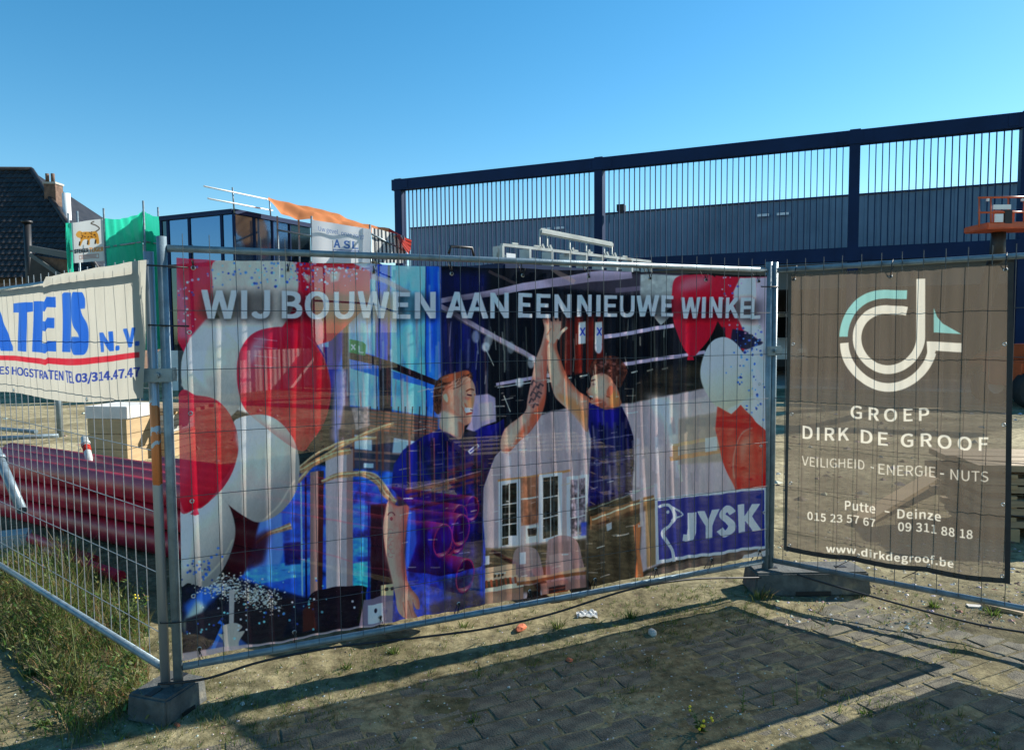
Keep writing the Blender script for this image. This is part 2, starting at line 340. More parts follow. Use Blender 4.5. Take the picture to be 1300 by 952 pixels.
# ------------------------------------------------------------ banner artwork
def streaks(c, x0, y0, x1, y1, n, cols, wmin, wmax, al, seed):
    r = random.Random(seed)
    for i in range(n):
        x = r.uniform(x0, x1); ya = r.uniform(y0, y1); L = r.uniform(.15, .6) * (y1 - y0); dx = r.uniform(-.03, .05) * L
        c.line([(x, ya), (x + dx, min(y1, ya + L))], r.uniform(wmin, wmax), r.choice(cols), al * r.uniform(.4, 1), blur=.7)
def confetti(c, pts, n, sx, sy, cols, rmin, rmax, seed):
    r = random.Random(seed)
    for i in range(n):
        px, py = r.choice(pts); c.ell(px + r.gauss(0, sx), py + r.gauss(0, sy), rr := r.uniform(rmin, rmax), rr, r.choice(cols), r.uniform(.6, 1), blur=.2)
SKIN = (208, 146, 128); SKL = (222, 178, 166); SKD = (168, 88, 62)
def art_main():
    c = Canvas(212, 318, 995, 852, 2.0, (26, 27, 31))
    n = fbm(c.X / 30, c.Y / 45, 4, 3)[..., None]; c.a += (n - .5) * .07
    # ---- dark ceiling, beams, lamps
    c.poly([(545, 330), (990, 345), (990, 530), (545, 560)], (20, 22, 26), blur=1, tex=(.5, 14, 50))
    streaks(c, 560, 345, 880, 510, 70, [(70, 78, 80), (10, 12, 14), (110, 118, 112), (40, 48, 60)], .8, 3.2, .5, 3)
    c.poly([(548, 345), (620, 345), (612, 520), (560, 560), (545, 450)], (24, 30, 96), .75, blur=4, tex=(.5, 5, 60))
    streaks(c, 550, 350, 625, 540, 30, [(30, 40, 150), (110, 120, 150), (14, 14, 30), (150, 110, 100)], .8, 2.6, .6, 11)
    c.line([(553, 383), (620, 372), (700, 358), (800, 345)], [6, 8, 11, 15], (186, 172, 198), .95)
    c.poly([(690, 352), (870, 344), (880, 372), (780, 374), (700, 364)], (120, 108, 128), .5, blur=2)
    c.line([(555, 386), (690, 462)], [6, 7], (180, 166, 184), .9); c.line([(560, 394), (672, 455)], 1.5, (110, 96, 90), .8)
    c.line([(620, 343), (655, 360)], 4, (120, 100, 100), .5); c.line([(700, 340), (730, 358)], 6, (190, 160, 150), .5)
    c.line([(717, 435), (790, 424), (855, 413)], [6, 5, 5], (188, 178, 208), .95)
    c.line([(630, 488), (700, 476), (760, 467), (895, 447)], [4, 5, 5, 4.5], (178, 168, 196), .95)
    c.line([(632, 492), (700, 482)], 1.2, (230, 225, 225), .9); c.line([(780, 368), (880, 360)], 6, (130, 118, 140), .7)
    for x, y, a in [(617, 440, 1), (620, 432, .7), (660, 486, 1), (604, 427, .7), (675, 460, .8), (649, 441, .6)]: c.ell(x, y, 5, 6 if a == 1 else 8, (200, 208, 215), .8 * a, blur=.8)
    c.line([(617, 443), (627, 464)], 1.2, (210, 210, 200), .9); c.line([(640, 502), (648, 523)], 1.2, (210, 210, 200), .9)
    for x, yy in [(668, 415), (712, 420), (640, 400), (805, 395), (830, 390), (842, 420)]: c.line([(x, yy), (x + 2, yy + 70)], 1.5, (120, 128, 118), .6, blur=.5)
    # red shop signs
    c.poly([(713, 402), (765, 398), (768, 470), (712, 478)], (112, 38, 26), .95, blur=1)
    for x in (716, 728, 742, 756): c.line([(x, 400), (x, 476)], 4, (26, 30, 30), .9)
    for x in (739, 760): c.poly([(x - 4, 409), (x + 4, 408), (x + 4, 436), (x - 4, 437)], (205, 212, 214), .95, blur=.5); c.line([(x - 2, 416), (x + 3, 426)], 1.5, (40, 60, 170)); c.line([(x + 3, 416), (x - 2, 426)], 1.5, (40, 60, 170))
    c.ell(760, 440, 4, 9, (206, 204, 226), .95, blur=.6)
    for x, y in [(700, 484), (722, 480), (742, 477), (760, 475), (786, 476), (806, 472), (826, 470), (845, 468)]: c.line([(x - 5, y + 1), (x + 4, y - 1)], 1.8, (225, 225, 215), .85, blur=.3)
    c.poly([(820, 470), (920, 455), (920, 505), (790, 522)], (58, 52, 42), .7, blur=3, tex=(.4, 20, 4))
    # ---- pale back wall of the shop
    c.poly([(612, 600), (640, 545), (700, 522), (745, 514), (800, 512), (900, 492), (990, 480), (990, 660), (830, 720), (745, 765), (612, 775)], (178, 168, 176), .93, blur=.8, tex=(.12, 12, 60))
    streaks(c, 640, 530, 900, 640, 40, [(215, 208, 222), (140, 132, 150), (190, 176, 178)], 1.5, 6, .45, 21)
    c.poly([(818, 500), (852, 505), (880, 560), (858, 590), (846, 540)], (226, 214, 212), .7, blur=4)
    c.poly([(852, 512), (915, 500), (915, 560), (855, 566)], (184, 176, 176), .8, blur=1)
    c.poly([(862, 532), (930, 520), (930, 585), (862, 590)], (150, 140, 128), .8, blur=1.2)
    # bench on the right
    c.line([(856, 566), (925, 553)], 4.5, (196, 160, 128)); c.line([(852, 583), (930, 570)], 5.5, (176, 140, 106)); c.line([(858, 566), (858, 584)], 6, (180, 140, 104)); c.poly([(896, 556), (912, 554), (912, 572), (896, 574)], (200, 190, 192), .9)
    c.line([(862, 590), (866, 612)], 4, (206, 190, 182), .7)
    # cabinet
    c.line([(632, 611), (700, 602), (725, 598)], [3, 3.5, 3], (176, 136, 96)); c.poly([(634, 616), (745, 605), (745, 690), (640, 698)], (168, 158, 160), .9)
    def door(q, nx, ny, dark=(34, 38, 34), fr=(206, 198, 196)):
        tl, tr, br, bl = [np.array(p, float) for p in q]; c.poly([tl + (-5, -4), tr + (5, -5), br + (5, 4), bl + (-5, 5)], fr); c.poly(q, dark, tex=(.8, 4, 6))
        for i in range(1, nx): u = i / nx; c.line([tl * (1 - u) + tr * u, bl * (1 - u) + br * u], 1.5, fr)
        for j in range(1, ny): u = j / ny; c.line([tl * (1 - u) + bl * u, tr * (1 - u) + br * u], 1.5, fr)
    c.poly([(661, 607), (684, 605), (684, 664), (662, 668)], (138, 96, 74), .95, tex=(.4, 6, 9)); c.line([(662, 634), (684, 631)], 2, (200, 190, 186))
    door([(638, 616), (656, 613), (656, 690), (638, 694)], 2, 3); door([(690, 607), (709, 605), (709, 680), (690, 685)], 2, 3, (48, 50, 46)); door([(725, 610), (744, 607), (744, 678), (725, 684)], 2, 3, (120, 112, 122))
    c.poly([(738, 664), (748, 663), (748, 680), (738, 681)], (56, 84, 200), .8, blur=.7)
    c.poly([(668, 668), (684, 666), (684, 688), (668, 690)], (200, 192, 188)); c.poly([(670, 671), (682, 670), (681, 680), (671, 681)], (60, 52, 48)); c.poly([(646, 681), (656, 680), (656, 691), (646, 692)], (214, 206, 210))
    # furniture in front of it
    c.poly([(612, 700), (745, 685), (745, 742), (612, 760)], (40, 34, 28), .9, blur=1.5, tex=(.5, 20, 3))
    for y in (698, 708, 716): c.line([(614, y), (700, y + 3), (750, y + 1)], 2.2, (112, 96, 72), .7)
    c.poly([(651, 712), (655, 698), (665, 694), (680, 697), (687, 712), (688, 738), (652, 742)], (150, 132, 138), .85, smooth=True); c.poly([(660, 702), (668, 701), (668, 716), (660, 717)], (196, 196, 226))
    c.poly([(695, 694), (703, 684), (718, 681), (732, 687), (738, 704), (742, 745), (698, 750)], (152, 122, 126), .9, smooth=True, tex=(.15, 3, 20)); c.poly([(697, 706), (726, 702), (727, 735), (700, 740)], (170, 146, 146), .8)
    c.poly([(610, 724), (655, 716), (655, 732), (612, 742)], (184, 156, 132)); c.line([(612, 738), (657, 732)], 3, (190, 166, 146))
    for i in range(7): c.line([(618 + i * 6, 739 - i), (619 + i * 6, 748 - i)], 2.6, (130, 62, 42))
    for i in range(3): c.poly([(627 + i * 5, 731 - i), (630 + i * 5, 730 - i), (630 + i * 5, 734 - i), (627 + i * 5, 735 - i)], (40, 34, 30))
    c.line([(613, 753), (665, 742)], 6, (196, 182, 170)); c.line([(656, 736), (700, 733), (754, 720)], [5, 5, 4], (178, 150, 126)); c.line([(656, 742), (745, 728)], 4, (112, 70, 46))
    c.poly([(612, 755), (665, 746), (665, 768), (613, 782)], (150, 120, 104), .9); c.poly([(670, 750), (686, 744), (688, 772), (668, 778)], (40, 36, 36)); c.poly([(686, 742), (750, 735), (752, 752), (690, 765)], (140, 112, 106), .9)
    c.poly([(697, 747), (718, 744), (718, 755), (697, 759)], (44, 44, 48)); c.poly([(612, 708), (622, 707), (622, 718), (612, 720)], (200, 196, 204))
    # ---- the blue shop front, left half
    c.poly([(425, 335), (560, 338), (560, 600), (425, 600)], (52, 110, 214), blur=1)
    for q, col, c2 in [([(441, 333), (478, 334), (478, 452), (442, 440)], (150, 212, 234), (96, 168, 226)), ([(497, 336), (541, 337), (541, 484), (497, 470)], (132, 208, 234), (98, 186, 230)),
                       ([(443, 467), (480, 478), (480, 520), (443, 514)], (134, 190, 224), (120, 186, 226)), ([(498, 480), (541, 491), (541, 528), (498, 520)], (96, 184, 226), (130, 210, 232))]:
        c.poly(q, col, col2=c2, gdir=(q[0], q[2]), tex=(.28, 7, 26))
    c.poly([(478, 335), (496, 335), (496, 460), (478, 452)], (38, 82, 206), tex=(.3, 4, 40)); c.poly([(541, 337), (556, 338), (556, 530), (541, 520)], (30, 96, 224), tex=(.3, 4, 40))
    for x in (477.5, 541, 482): c.line([(x, 336), (x - .5, 450), (x + 1, 520)], 1.3, (14, 24, 80), .8)
    c.line([(494, 336), (494, 460)], 3, (16, 24, 60), .9)
    c.line([(442, 449), (498, 464), (556, 487)], [12, 9, 7], (38, 26, 30)); c.poly([(481, 464), (497, 468), (496, 545), (482, 545)], (44, 34, 44)); c.poly([(434, 398), (443, 400), (444, 545), (436, 545)], (32, 22, 26))
    c.poly([(400, 405), (436, 395), (436, 440), (420, 505), (404, 500)], (44, 42, 128), .95, blur=1.5, tex=(.5, 5, 40)); c.poly([(409, 424), (417, 421), (417, 440), (409, 440)], (110, 170, 214))
    c.poly([(443, 430), (461, 434), (465, 438), (464, 452), (443, 447)], (22, 130, 78)); c.line([(446, 437), (451, 444)], 2, (210, 240, 220)); c.line([(451, 437), (446, 444)], 1.6, (210, 240, 220)); c.line([(456, 439), (456, 447), (462, 448)], 1.8, (170, 220, 190))
    c.poly([(424, 470), (441, 468), (444, 560), (420, 560)], (160, 148, 190), .8, blur=3)
    streaks(c, 425, 340, 560, 530, 60, [(244, 200, 206), (214, 176, 214), (200, 110, 90), (206, 230, 244)], 1, 2.6, .6, 5)  # pinkish glints on the mesh cloth, painted into the print
    c.line([(452, 346), (490, 356), (520, 372)], 7, (176, 158, 160), .75, blur=.7)
    c.poly([(440, 335), (478, 335), (478, 350), (455, 356), (430, 350)], (180, 130, 170), .6, blur=3)
    # wooden balcony racks
    c.poly([(436, 515), (556, 530), (556, 565), (430, 560)], (92, 78, 76), .95, blur=1)
    for i in range(7): c.line([(466, 520 + i * 5), (556, 532 + i * 4)], 1.5, (150 + 10 * (i % 2), 92, 74), .95)
    for i in range(10): c.line([(470 + i * 9, 516), (468 + i * 9, 556)], 1.6, (54, 34, 34), .8)
    c.poly([(446, 518), (468, 516), (470, 540), (452, 546)], (164, 150, 150), .9, blur=.6, tex=(.3, 4, 4))
    c.poly([(430, 545), (556, 556), (556, 660), (430, 650)], (62, 54, 66), .9, blur=1, tex=(.4, 6, 10))
    for q in [[(450, 552), (472, 554), (472, 572), (450, 570)], [(500, 556), (536, 562), (528, 578), (498, 576)], [(462, 588), (474, 588), (474, 594), (462, 594)]]: c.poly(q, (160, 190, 226), .95, blur=.5)
    for y in (572, 582, 606, 620): c.line([(440, y), (560, y + 8)], 3, (150, 120, 106), .6)
    for x in (448, 478, 486, 520, 548): c.line([(x, 545), (x + 1, 650)], 3, (126, 70, 58), .75)
    # blue lower reflections, columns
    c.poly([(395, 590), (500, 600), (520, 790), (380, 800), (330, 780), (340, 640)], (40, 86, 200), blur=1.5, tex=(.7, 9, 10))
    c.poly([(318, 655), (382, 618), (400, 612), (400, 800), (300, 800), (296, 740)], (44, 96, 206), blur=1.5, tex=(.4, 14, 10))
    c.poly([(325, 665), (358, 650), (360, 700), (350, 735), (322, 720)], (96, 140, 220), .9, blur=1)
    for q, col in [([(300, 725), (395, 708), (395, 730), (330, 742)], (70, 146, 222)), ([(448, 684), (470, 682), (470, 706), (448, 708)], (60, 150, 226)), ([(448, 716), (470, 712), (470, 745), (448, 748)], (70, 196, 226)), ([(448, 640), (470, 640), (470, 668), (448, 672)], (60, 120, 222)), ([(360, 690), (382, 688), (382, 716), (362, 718)], (20, 30, 90))]: c.poly(q, col, .9, blur=.8, tex=(.35, 9, 4))
    c.poly([(470, 640), (503, 640), (510, 760), (470, 780)], (42, 26, 32), .95, blur=1, tex=(.4, 5, 20)); c.line([(468, 640), (468, 780)], 2, (20, 40, 140))
    c.poly([(394, 600), (406, 598), (404, 770), (394, 772)], (138, 116, 116)); c.poly([(404, 598), (411, 598), (409, 770), (404, 770)], (70, 40, 40)); c.line([(382, 612), (384, 770)], 2, (150, 190, 250), .9); c.line([(388, 606), (389, 770)], 2.5, (14, 20, 70))
    c.poly([(413, 575), (448, 570), (448, 752), (414, 757)], (170, 164, 172), tex=(.08, 4, 60)); c.poly([(440, 572), (448, 570), (448, 752), (440, 753)], (140, 116, 116), .8)
    c.line([(240, 690), (400, 700), (470, 720), (600, 745)], 1.2, (220, 90, 110), .4, blur=.6); c.line([(300, 640), (430, 662), (600, 690)], 1.4, (220, 90, 110), .45, blur=.6)
    # dried branches
    for p, wd in [([(378, 612), (400, 588), (430, 568), (470, 548), (500, 538)], 5), ([(372, 600), (405, 575), (440, 560), (478, 556)], 3.5), ([(380, 598), (420, 578), (445, 572)], 8), ([(408, 612), (430, 604), (460, 602), (480, 612), (490, 628), (503, 638)], [4, 7, 8, 9, 6]), ([(455, 600), (478, 604), (500, 634)], 3), ([(325, 690), (345, 676), (370, 668)], [3, 5, 9])]:
        c.line(p, wd, (176, 134, 96), .92, blur=.6, smooth=True, tex=(.35, 3, 3)); c.line([(x, y - 1) for x, y in p], 1.3, (232, 208, 180), .8, blur=.4, smooth=True)
    # dark maroon gap
    c.poly([(272, 610), (300, 640), (330, 662), (322, 690), (310, 730), (280, 752), (296, 700), (300, 660)], (44, 18, 26), .96, blur=1.2)
    c.poly([(300, 690), (345, 672), (335, 715), (300, 730)], (50, 20, 30), .85, blur=3)
    # lower left still life
    c.poly([(228, 745), (300, 735), (395, 760), (400, 800), (232, 835)], (24, 24, 48), .96, blur=1.5, tex=(.6, 10, 10))
    c.poly([(234, 768), (262, 742), (292, 746), (270, 762), (240, 792)], (60, 120, 222), .85, blur=2.5); c.poly([(232, 790), (250, 762), (262, 770), (236, 806)], (196, 206, 180), .75, blur=2.5)
    c.poly([(300, 755), (375, 760), (358, 812), (300, 818), (290, 780)], (40, 30, 40), .96, blur=1); c.poly([(236, 785), (285, 770), (268, 832), (236, 835)], (46, 38, 52), .95, blur=1)
    c.line([(278, 790), (284, 795), (270, 826)], 5, (56, 120, 224), .9); c.poly([(262, 826), (290, 800), (320, 824), (280, 828)], (80, 130, 220), .6, blur=1)
    r = random.Random(4)
    for i in range(900):
        t = r.random(); x = 258 + t * 92 + r.gauss(0, 7); y = 738 + 12 * math.sin(t * 3.1) * 0 + t * 26 + r.gauss(0, 8); g = r.choice([(220, 216, 200), (180, 178, 170), (90, 86, 80), (240, 240, 228)]); c.ell(x, y, r.uniform(.6, 1.7), r.uniform(.5, 1.2), g, .85, blur=.1)
    c.poly([(291, 750), (298, 749), (297, 794), (291, 795)], (166, 162, 164)); c.poly([(282, 797), (290, 793), (300, 792), (308, 797), (303, 803), (311, 803), (304, 815), (302, 826), (287, 828), (284, 816), (277, 806), (284, 806)], (166, 162, 158), smooth=True)
    c.poly([(390, 775), (400, 752), (455, 744), (464, 752), (456, 795), (392, 800)], (34, 22, 34), .97, smooth=True); c.poly([(384, 775), (398, 764), (402, 800), (384, 803)], (80, 40, 36), .9, blur=.7); c.line([(464, 745), (456, 792)], 4, (26, 32, 24))
    c.poly([(462, 762), (505, 752), (520, 790), (456, 797)], (128, 116, 136), .96); c.poly([(484, 744), (504, 740), (504, 756), (484, 757)], (190, 172, 140)); c.poly([(489, 747), (493, 746), (493, 750), (489, 751)], (50, 40, 40)); c.poly([(496, 746), (500, 745), (500, 749), (496, 750)], (50, 40, 40))
    c.poly([(467, 768), (486, 766), (487, 790), (467, 792)], (206, 206, 226)); c.ell(477, 775, 2, 3, (40, 40, 60))
    c.poly([(232, 828), (330, 818), (460, 795), (520, 786), (520, 800), (232, 842)], (176, 160, 166), .95, blur=.5)
    confetti(c, [(375, 745), (400, 760), (430, 765), (260, 790), (350, 780), (300, 780)], 70, 22, 14, [(130, 220, 230), (120, 200, 215), (235, 240, 245), (60, 90, 180)], .8, 1.8, 8)
    # ---- man on the left
    c.poly([(498, 792), (500, 740), (520, 720), (545, 640), (612, 640), (617, 700), (616, 768), (530, 788)], (28, 66, 176), blur=.5, tex=(.45, 6, 9))     # jeans
    c.poly([(545, 770), (600, 750), (616, 762), (616, 770), (548, 782)], (24, 28, 62), .8, blur=2); c.poly([(560, 735), (606, 728), (610, 752), (566, 760)], (50, 50, 42), .6, blur=2, tex=(.6, 3, 3))
    shirt = [(497, 620), (500, 590), (512, 572), (534, 556), (556, 546), (562, 544), (575, 552), (584, 556), (596, 548), (600, 545), (630, 538), (640, 532), (642, 566), (628, 580), (614, 620), (612, 720), (560, 732), (515, 726), (519, 680), (521, 645)]
    c.poly(shirt, (26, 22, 104), blur=.4, tex=(.6, 7, 18)); c.form(shirt, (8, 6, 40), .8, (7, 4), 6, False, (52, 56, 176)); c.poly([(500, 616), (504, 590), (530, 562), (538, 600), (516, 640)], (34, 34, 150), .8, blur=3)
    c.poly([(518, 645), (527, 642), (529, 690), (520, 720), (514, 730)], (44, 100, 220), .9, blur=1)
    for p in [[(545, 560), (550, 610)], [(560, 570), (555, 640)], [(600, 560), (606, 640)], [(575, 600), (580, 700)]]: c.line(p, 4, (14, 12, 50), .6, blur=2)
    c.poly([(560, 600), (600, 585), (602, 591), (560, 610)], (130, 60, 50), .5, blur=.8); c.line([(520, 632), (560, 622), (610, 610)], 3.5, (140, 70, 56), .6, blur=.7)
    for x0_, y0_ in [(517, 575), (548, 560), (575, 562), (586, 560), (612, 560)]: c.line([(x0_, y0_), (x0_ + 2, y0_ + 52)], 2.2, (128, 72, 62), .55, blur=.6)
    c.poly([(594, 573), (606, 563), (609, 567), (597, 577)], (220, 220, 236)); c.line([(597, 574), (606, 566)], 1.8, (50, 50, 150))
    c.poly([(560, 544), (567, 551), (584, 557), (590, 548), (600, 545), (606, 550), (600, 560), (586, 560), (570, 556)], (58, 56, 60), .85, blur=.8)
    # head A
    c.poly([(550, 505), (551, 492), (556, 482), (566, 476), (580, 473), (592, 470), (598, 473), (600, 480), (596, 487), (575, 500), (562, 520), (556, 526), (551, 520)], (84, 56, 44), smooth=True, blur=.4, tex=(.5, 2, 4))
    c.poly([(560, 480), (575, 474), (592, 470), (596, 474), (585, 480), (566, 486)], (176, 96, 66), .8, smooth=True, blur=.6)
    hd = [(561, 508), (563, 496), (572, 486), (586, 478), (594, 478), (600, 484), (603, 492), (604, 500), (607, 510), (604, 513), (602, 519), (601, 528), (597, 537), (590, 541), (589, 548), (584, 557), (570, 550), (558, 543), (560, 528)]
    c.poly(hd, (206, 146, 128), smooth=True, blur=.35, tex=(.14, 3, 4)); c.form(hd, (140, 70, 54), .7, (-3, 2), 3, True, (244, 196, 172)); c.poly([(566, 512), (574, 518), (586, 528), (594, 536), (586, 540), (570, 534), (562, 524)], (190, 116, 96), .55, smooth=True, blur=2)
    for i in range(60): x = 552 + r.random() * 44; y = 476 + r.random() * 12 + (596 - x) * .28; c.line([(x, y), (x + r.uniform(2, 6), y - r.uniform(1, 4))], .8, r.choice([(70, 40, 28), (150, 96, 66), (190, 120, 84), (48, 28, 22)]), .8, blur=.2)
    for i in range(30): x = 551 + r.random() * 8; y = 494 + r.random() * 28; c.line([(x, y), (x + 1, y + 4)], .8, r.choice([(60, 36, 26), (130, 84, 60)]), .7, blur=.2)
    c.poly([(560, 522), (582, 530), (588, 542), (584, 556), (572, 551), (559, 544)], SKL, .85, smooth=True, blur=1.5)
    c.poly([(582, 535), (590, 540), (588, 549), (583, 556), (582, 545)], SKD, .6, smooth=True, blur=1)
    c.poly([(590, 480), (598, 483), (602, 492), (597, 500), (588, 494)], (206, 140, 120), .8, smooth=True, blur=1.5); c.poly([(596, 504), (606, 509), (602, 516), (594, 516)], (226, 132, 92), .7, smooth=True, blur=1.2)
    c.poly([(562, 500), (567, 497), (571, 504), (571, 513), (566, 514), (561, 508)], (206, 124, 100), smooth=True); c.poly([(563, 502), (567, 500), (569, 506), (568, 511), (564, 507)], (236, 176, 156), smooth=True)
    c.line([(592, 497), (597, 494), (602, 495)], 1.6, (104, 60, 44), smooth=True); c.line([(593, 501), (599, 502)], 2, (54, 36, 48)); c.poly([(590, 503), (598, 505), (596, 508), (590, 507)], (160, 92, 84), .6, blur=.8); c.line([(602, 500), (608, 510), (603, 513)], 1.2, (170, 90, 66), .8); c.line([(586, 515), (590, 523), (590, 530)], 1.2, (160, 80, 60), .7, blur=.4, smooth=True); c.poly([(591, 517), (600, 519), (600, 522), (592, 524), (590, 521)], (246, 244, 240), .95, blur=.3); c.line([(592, 526), (601, 524)], 2, (150, 60, 50)); c.line([(597, 520), (602, 522)], 1.6, (90, 50, 60))
    c.line([(590, 512), (593, 518)], 1.2, (180, 90, 60), .8); c.poly([(563, 488), (574, 490), (566, 500)], (190, 104, 80), .7, blur=1)
    c.poly([(603, 502), (620, 500), (629, 505), (630, 535), (612, 542), (602, 548), (592, 545), (598, 535)], (176, 164, 196), .9, blur=.5)    # pale box behind the chin
    c.poly([(608, 512), (626, 510), (627, 532), (610, 536)], (196, 180, 178), .7, blur=1.2)
    # hanging arm
    hang = [(494, 636), (505, 643), (519, 644), (517, 665), (514, 700), (517, 735), (522, 748), (531, 760), (533, 773), (528, 774), (524, 765), (525, 776), (530, 786), (522, 788), (513, 786), (505, 776), (502, 758), (498, 738), (490, 700), (487, 670), (490, 650)]; c.poly(hang, (208, 140, 128), smooth=True, blur=.4, tex=(.14, 4, 9)); c.form(hang, (120, 58, 58), .8, (3, 0), 2.6, True, (240, 190, 172))
    c.poly([(490, 650), (498, 645), (500, 700), (507, 745), (500, 745), (491, 705)], (226, 168, 152), .7, smooth=True, blur=2); c.poly([(512, 650), (518, 648), (514, 700), (517, 735), (511, 725)], (160, 88, 84), .7, smooth=True, blur=1.5)
    for p in [[(512, 766), (516, 786)], [(518, 764), (523, 784)], [(524, 762), (525, 772)]]: c.line(p, .9, (150, 80, 76), .8, blur=.2)
    c.arc(497, 655, 4, 0, 180, 1.1, (90, 50, 60)); c.ell(497, 659, 1.8, 2.5, (120, 60, 66), .8)
    for k in range(7): c.arc(496 + (k % 2) * 3, 675 + k * 5, 3, 20 * k, 160 + 30 * k, .7, (140, 84, 96), al=.6)
    # raised arm A (tattoo) and hands
    armA = [(636, 570), (638, 552), (646, 540), (660, 530), (668, 520), (670, 506), (676, 480), (681, 455), (688, 435), (692, 418), (690, 406), (694, 404), (700, 412), (702, 424), (698, 445), (695, 470), (694, 500), (688, 525), (676, 545), (660, 560), (645, 575)]
    c.poly(armA, (200, 140, 126), blur=.4, smooth=True, tex=(.12, 4, 9)); c.form(armA, (140, 66, 52), .8, (3, 1), 2.4, True, (228, 184, 172)); c.poly([(640, 560), (655, 537), (668, 528), (664, 545), (650, 566)], (224, 176, 160), .7, smooth=True, blur=2); c.poly([(680, 520), (692, 500), (688, 522), (670, 548), (655, 562), (660, 548)], (190, 90, 62), .75, smooth=True, blur=1.5)
    c.poly([(690, 440), (697, 430), (695, 468), (691, 490), (688, 470)], (190, 100, 84), .6, smooth=True, blur=1.5)
    for x, y in [(678, 486), (681, 493), (677, 500), (682, 505), (675, 509), (680, 515), (686, 490), (684, 500)]: c.line([(x - 3, y + 3), (x, y - 3), (x + 4, y)], 2.4, (54, 50, 56), .85, blur=.3)
    c.poly([(672, 505), (677, 480), (689, 484), (686, 508), (680, 518), (671, 514)], (90, 80, 86), .35, smooth=True, blur=1)
    armB = [(700, 425), (703, 412), (708, 404), (712, 412), (709, 426), (707, 440), (712, 455), (722, 480), (735, 496), (750, 508), (750, 524), (746, 548), (738, 538), (722, 520), (706, 505), (700, 485), (696, 460), (696, 440)]
    c.poly(armB, (204, 144, 126), blur=.4, smooth=True, tex=(.12, 4, 9)); c.form(armB, (150, 74, 50), .75, (3, -1), 2.4, True, (230, 188, 174)); c.poly([(706, 500), (722, 516), (740, 535), (745, 545), (746, 528), (730, 508)], (232, 132, 88), .75, smooth=True, blur=2); c.poly([(699, 440), (706, 450), (712, 480), (705, 490), (699, 470)], (222, 176, 160), .7, smooth=True, blur=1.5)
    c.poly([(694, 428), (694, 415), (698, 408), (706, 408), (712, 412), (712, 420), (707, 430), (702, 436)], (210, 158, 142), smooth=True)    # palms
    for p in [[(695, 414), (690, 404)], [(699, 411), (696, 402)], [(704, 410), (702, 401)], [(708, 412), (709, 402)], [(711, 416), (712, 407)]]: c.line(p, [4, 2.6], (216, 166, 148), blur=.3)
    c.line([(708, 430), (713, 422), (720, 415)], [5, 4, 3], (216, 166, 150), blur=.3, smooth=True); c.line([(695, 425), (700, 416)], 1, (170, 90, 70), .7); c.line([(702, 412), (703, 420)], .8, (170, 90, 70), .7)
    # ---- man on the right
    c.poly([(746, 640), (800, 628), (815, 660), (810, 738), (745, 760)], (44, 40, 30), .95, blur=1, tex=(.5, 10, 8)); c.poly([(746, 700), (802, 690), (800, 742), (748, 755)], (24, 24, 22), .8, blur=2)
    c.poly([(805, 668), (814, 662), (812, 700), (818, 738), (806, 740), (809, 710)], (190, 108, 66), .95, blur=.5)
    sb_ = [(748, 511), (765, 518), (790, 516), (797, 530), (804, 555), (805, 580), (803, 628), (747, 644), (749, 600), (751, 560), (747, 540)]
    c.poly([(748, 511), (765, 518), (790, 516), (797, 530), (804, 555), (805, 580), (803, 628), (747, 644), (749, 600), (751, 560), (747, 540)], (24, 26, 92), blur=.4, tex=(.4, 3, 40)); c.poly([(750, 514), (780, 519), (790, 517), (780, 545), (757, 540)], (40, 36, 150), .7, blur=3); c.form(sb_, (6, 6, 34), .85, (5, 2), 4, False, (54, 60, 150))
    for x in (765, 784, 796): c.line([(x, 540), (x + 1, 625)], 3, (10, 16, 40), .7, blur=1)
    c.line([(758, 544), (758, 620)], 5, (70, 78, 96), .5, blur=1.5); c.line([(776, 544), (776, 620)], 4, (66, 70, 98), .5, blur=1.5)
    hb = [(751, 485), (753, 478), (765, 474), (776, 478), (783, 492), (787, 505), (788, 514), (770, 520), (757, 514), (750, 511), (752, 505), (748, 503), (745, 497), (750, 491)]
    c.poly(hb, (204, 144, 126), smooth=True, blur=.35, tex=(.14, 3, 4)); c.form(hb, (128, 62, 44), .75, (3, 3), 3, True, (244, 196, 168))
    c.poly([(775, 495), (785, 500), (787, 513), (776, 518)], (216, 128, 78), .8, smooth=True, blur=1.5); c.poly([(757, 482), (768, 480), (768, 500), (758, 505)], SKL, .7, smooth=True, blur=2)
    c.poly([(748, 472), (752, 460), (765, 453), (782, 452), (792, 460), (797, 470), (795, 478), (788, 492), (781, 488), (775, 478), (764, 474), (753, 477)], (78, 48, 40), smooth=True, blur=.4, tex=(.55, 2.5, 2.5))
    for i in range(26): c.ell(752 + r.random() * 42, 456 + r.random() * 20, 2.2, 1.7, r.choice([(120, 70, 62), (44, 30, 28), (150, 100, 96), (60, 36, 30)]), .7, blur=.4)
    c.poly([(775, 490), (779, 492), (778, 500), (773, 504), (771, 498)], (190, 106, 84), smooth=True); c.line([(751, 484), (757, 482)], 1.6, (60, 36, 32)); c.line([(746, 492), (745, 498), (749, 501)], 1.1, (160, 90, 70), .8); c.poly([(752, 492), (758, 492), (760, 500), (754, 501)], (236, 180, 156), .6, smooth=True, blur=1); c.poly([(758, 506), (770, 512), (766, 517), (757, 514)], (130, 66, 50), .6, smooth=True, blur=1.2); c.line([(753, 488), (757, 488)], 1.5, (50, 30, 40)); c.line([(749, 503), (754, 504)], 1.5, (240, 236, 230)); c.line([(750, 506), (754, 507)], 1.3, (130, 50, 46)); c.line([(770, 503), (776, 505)], 1.2, (110, 50, 30), .8)
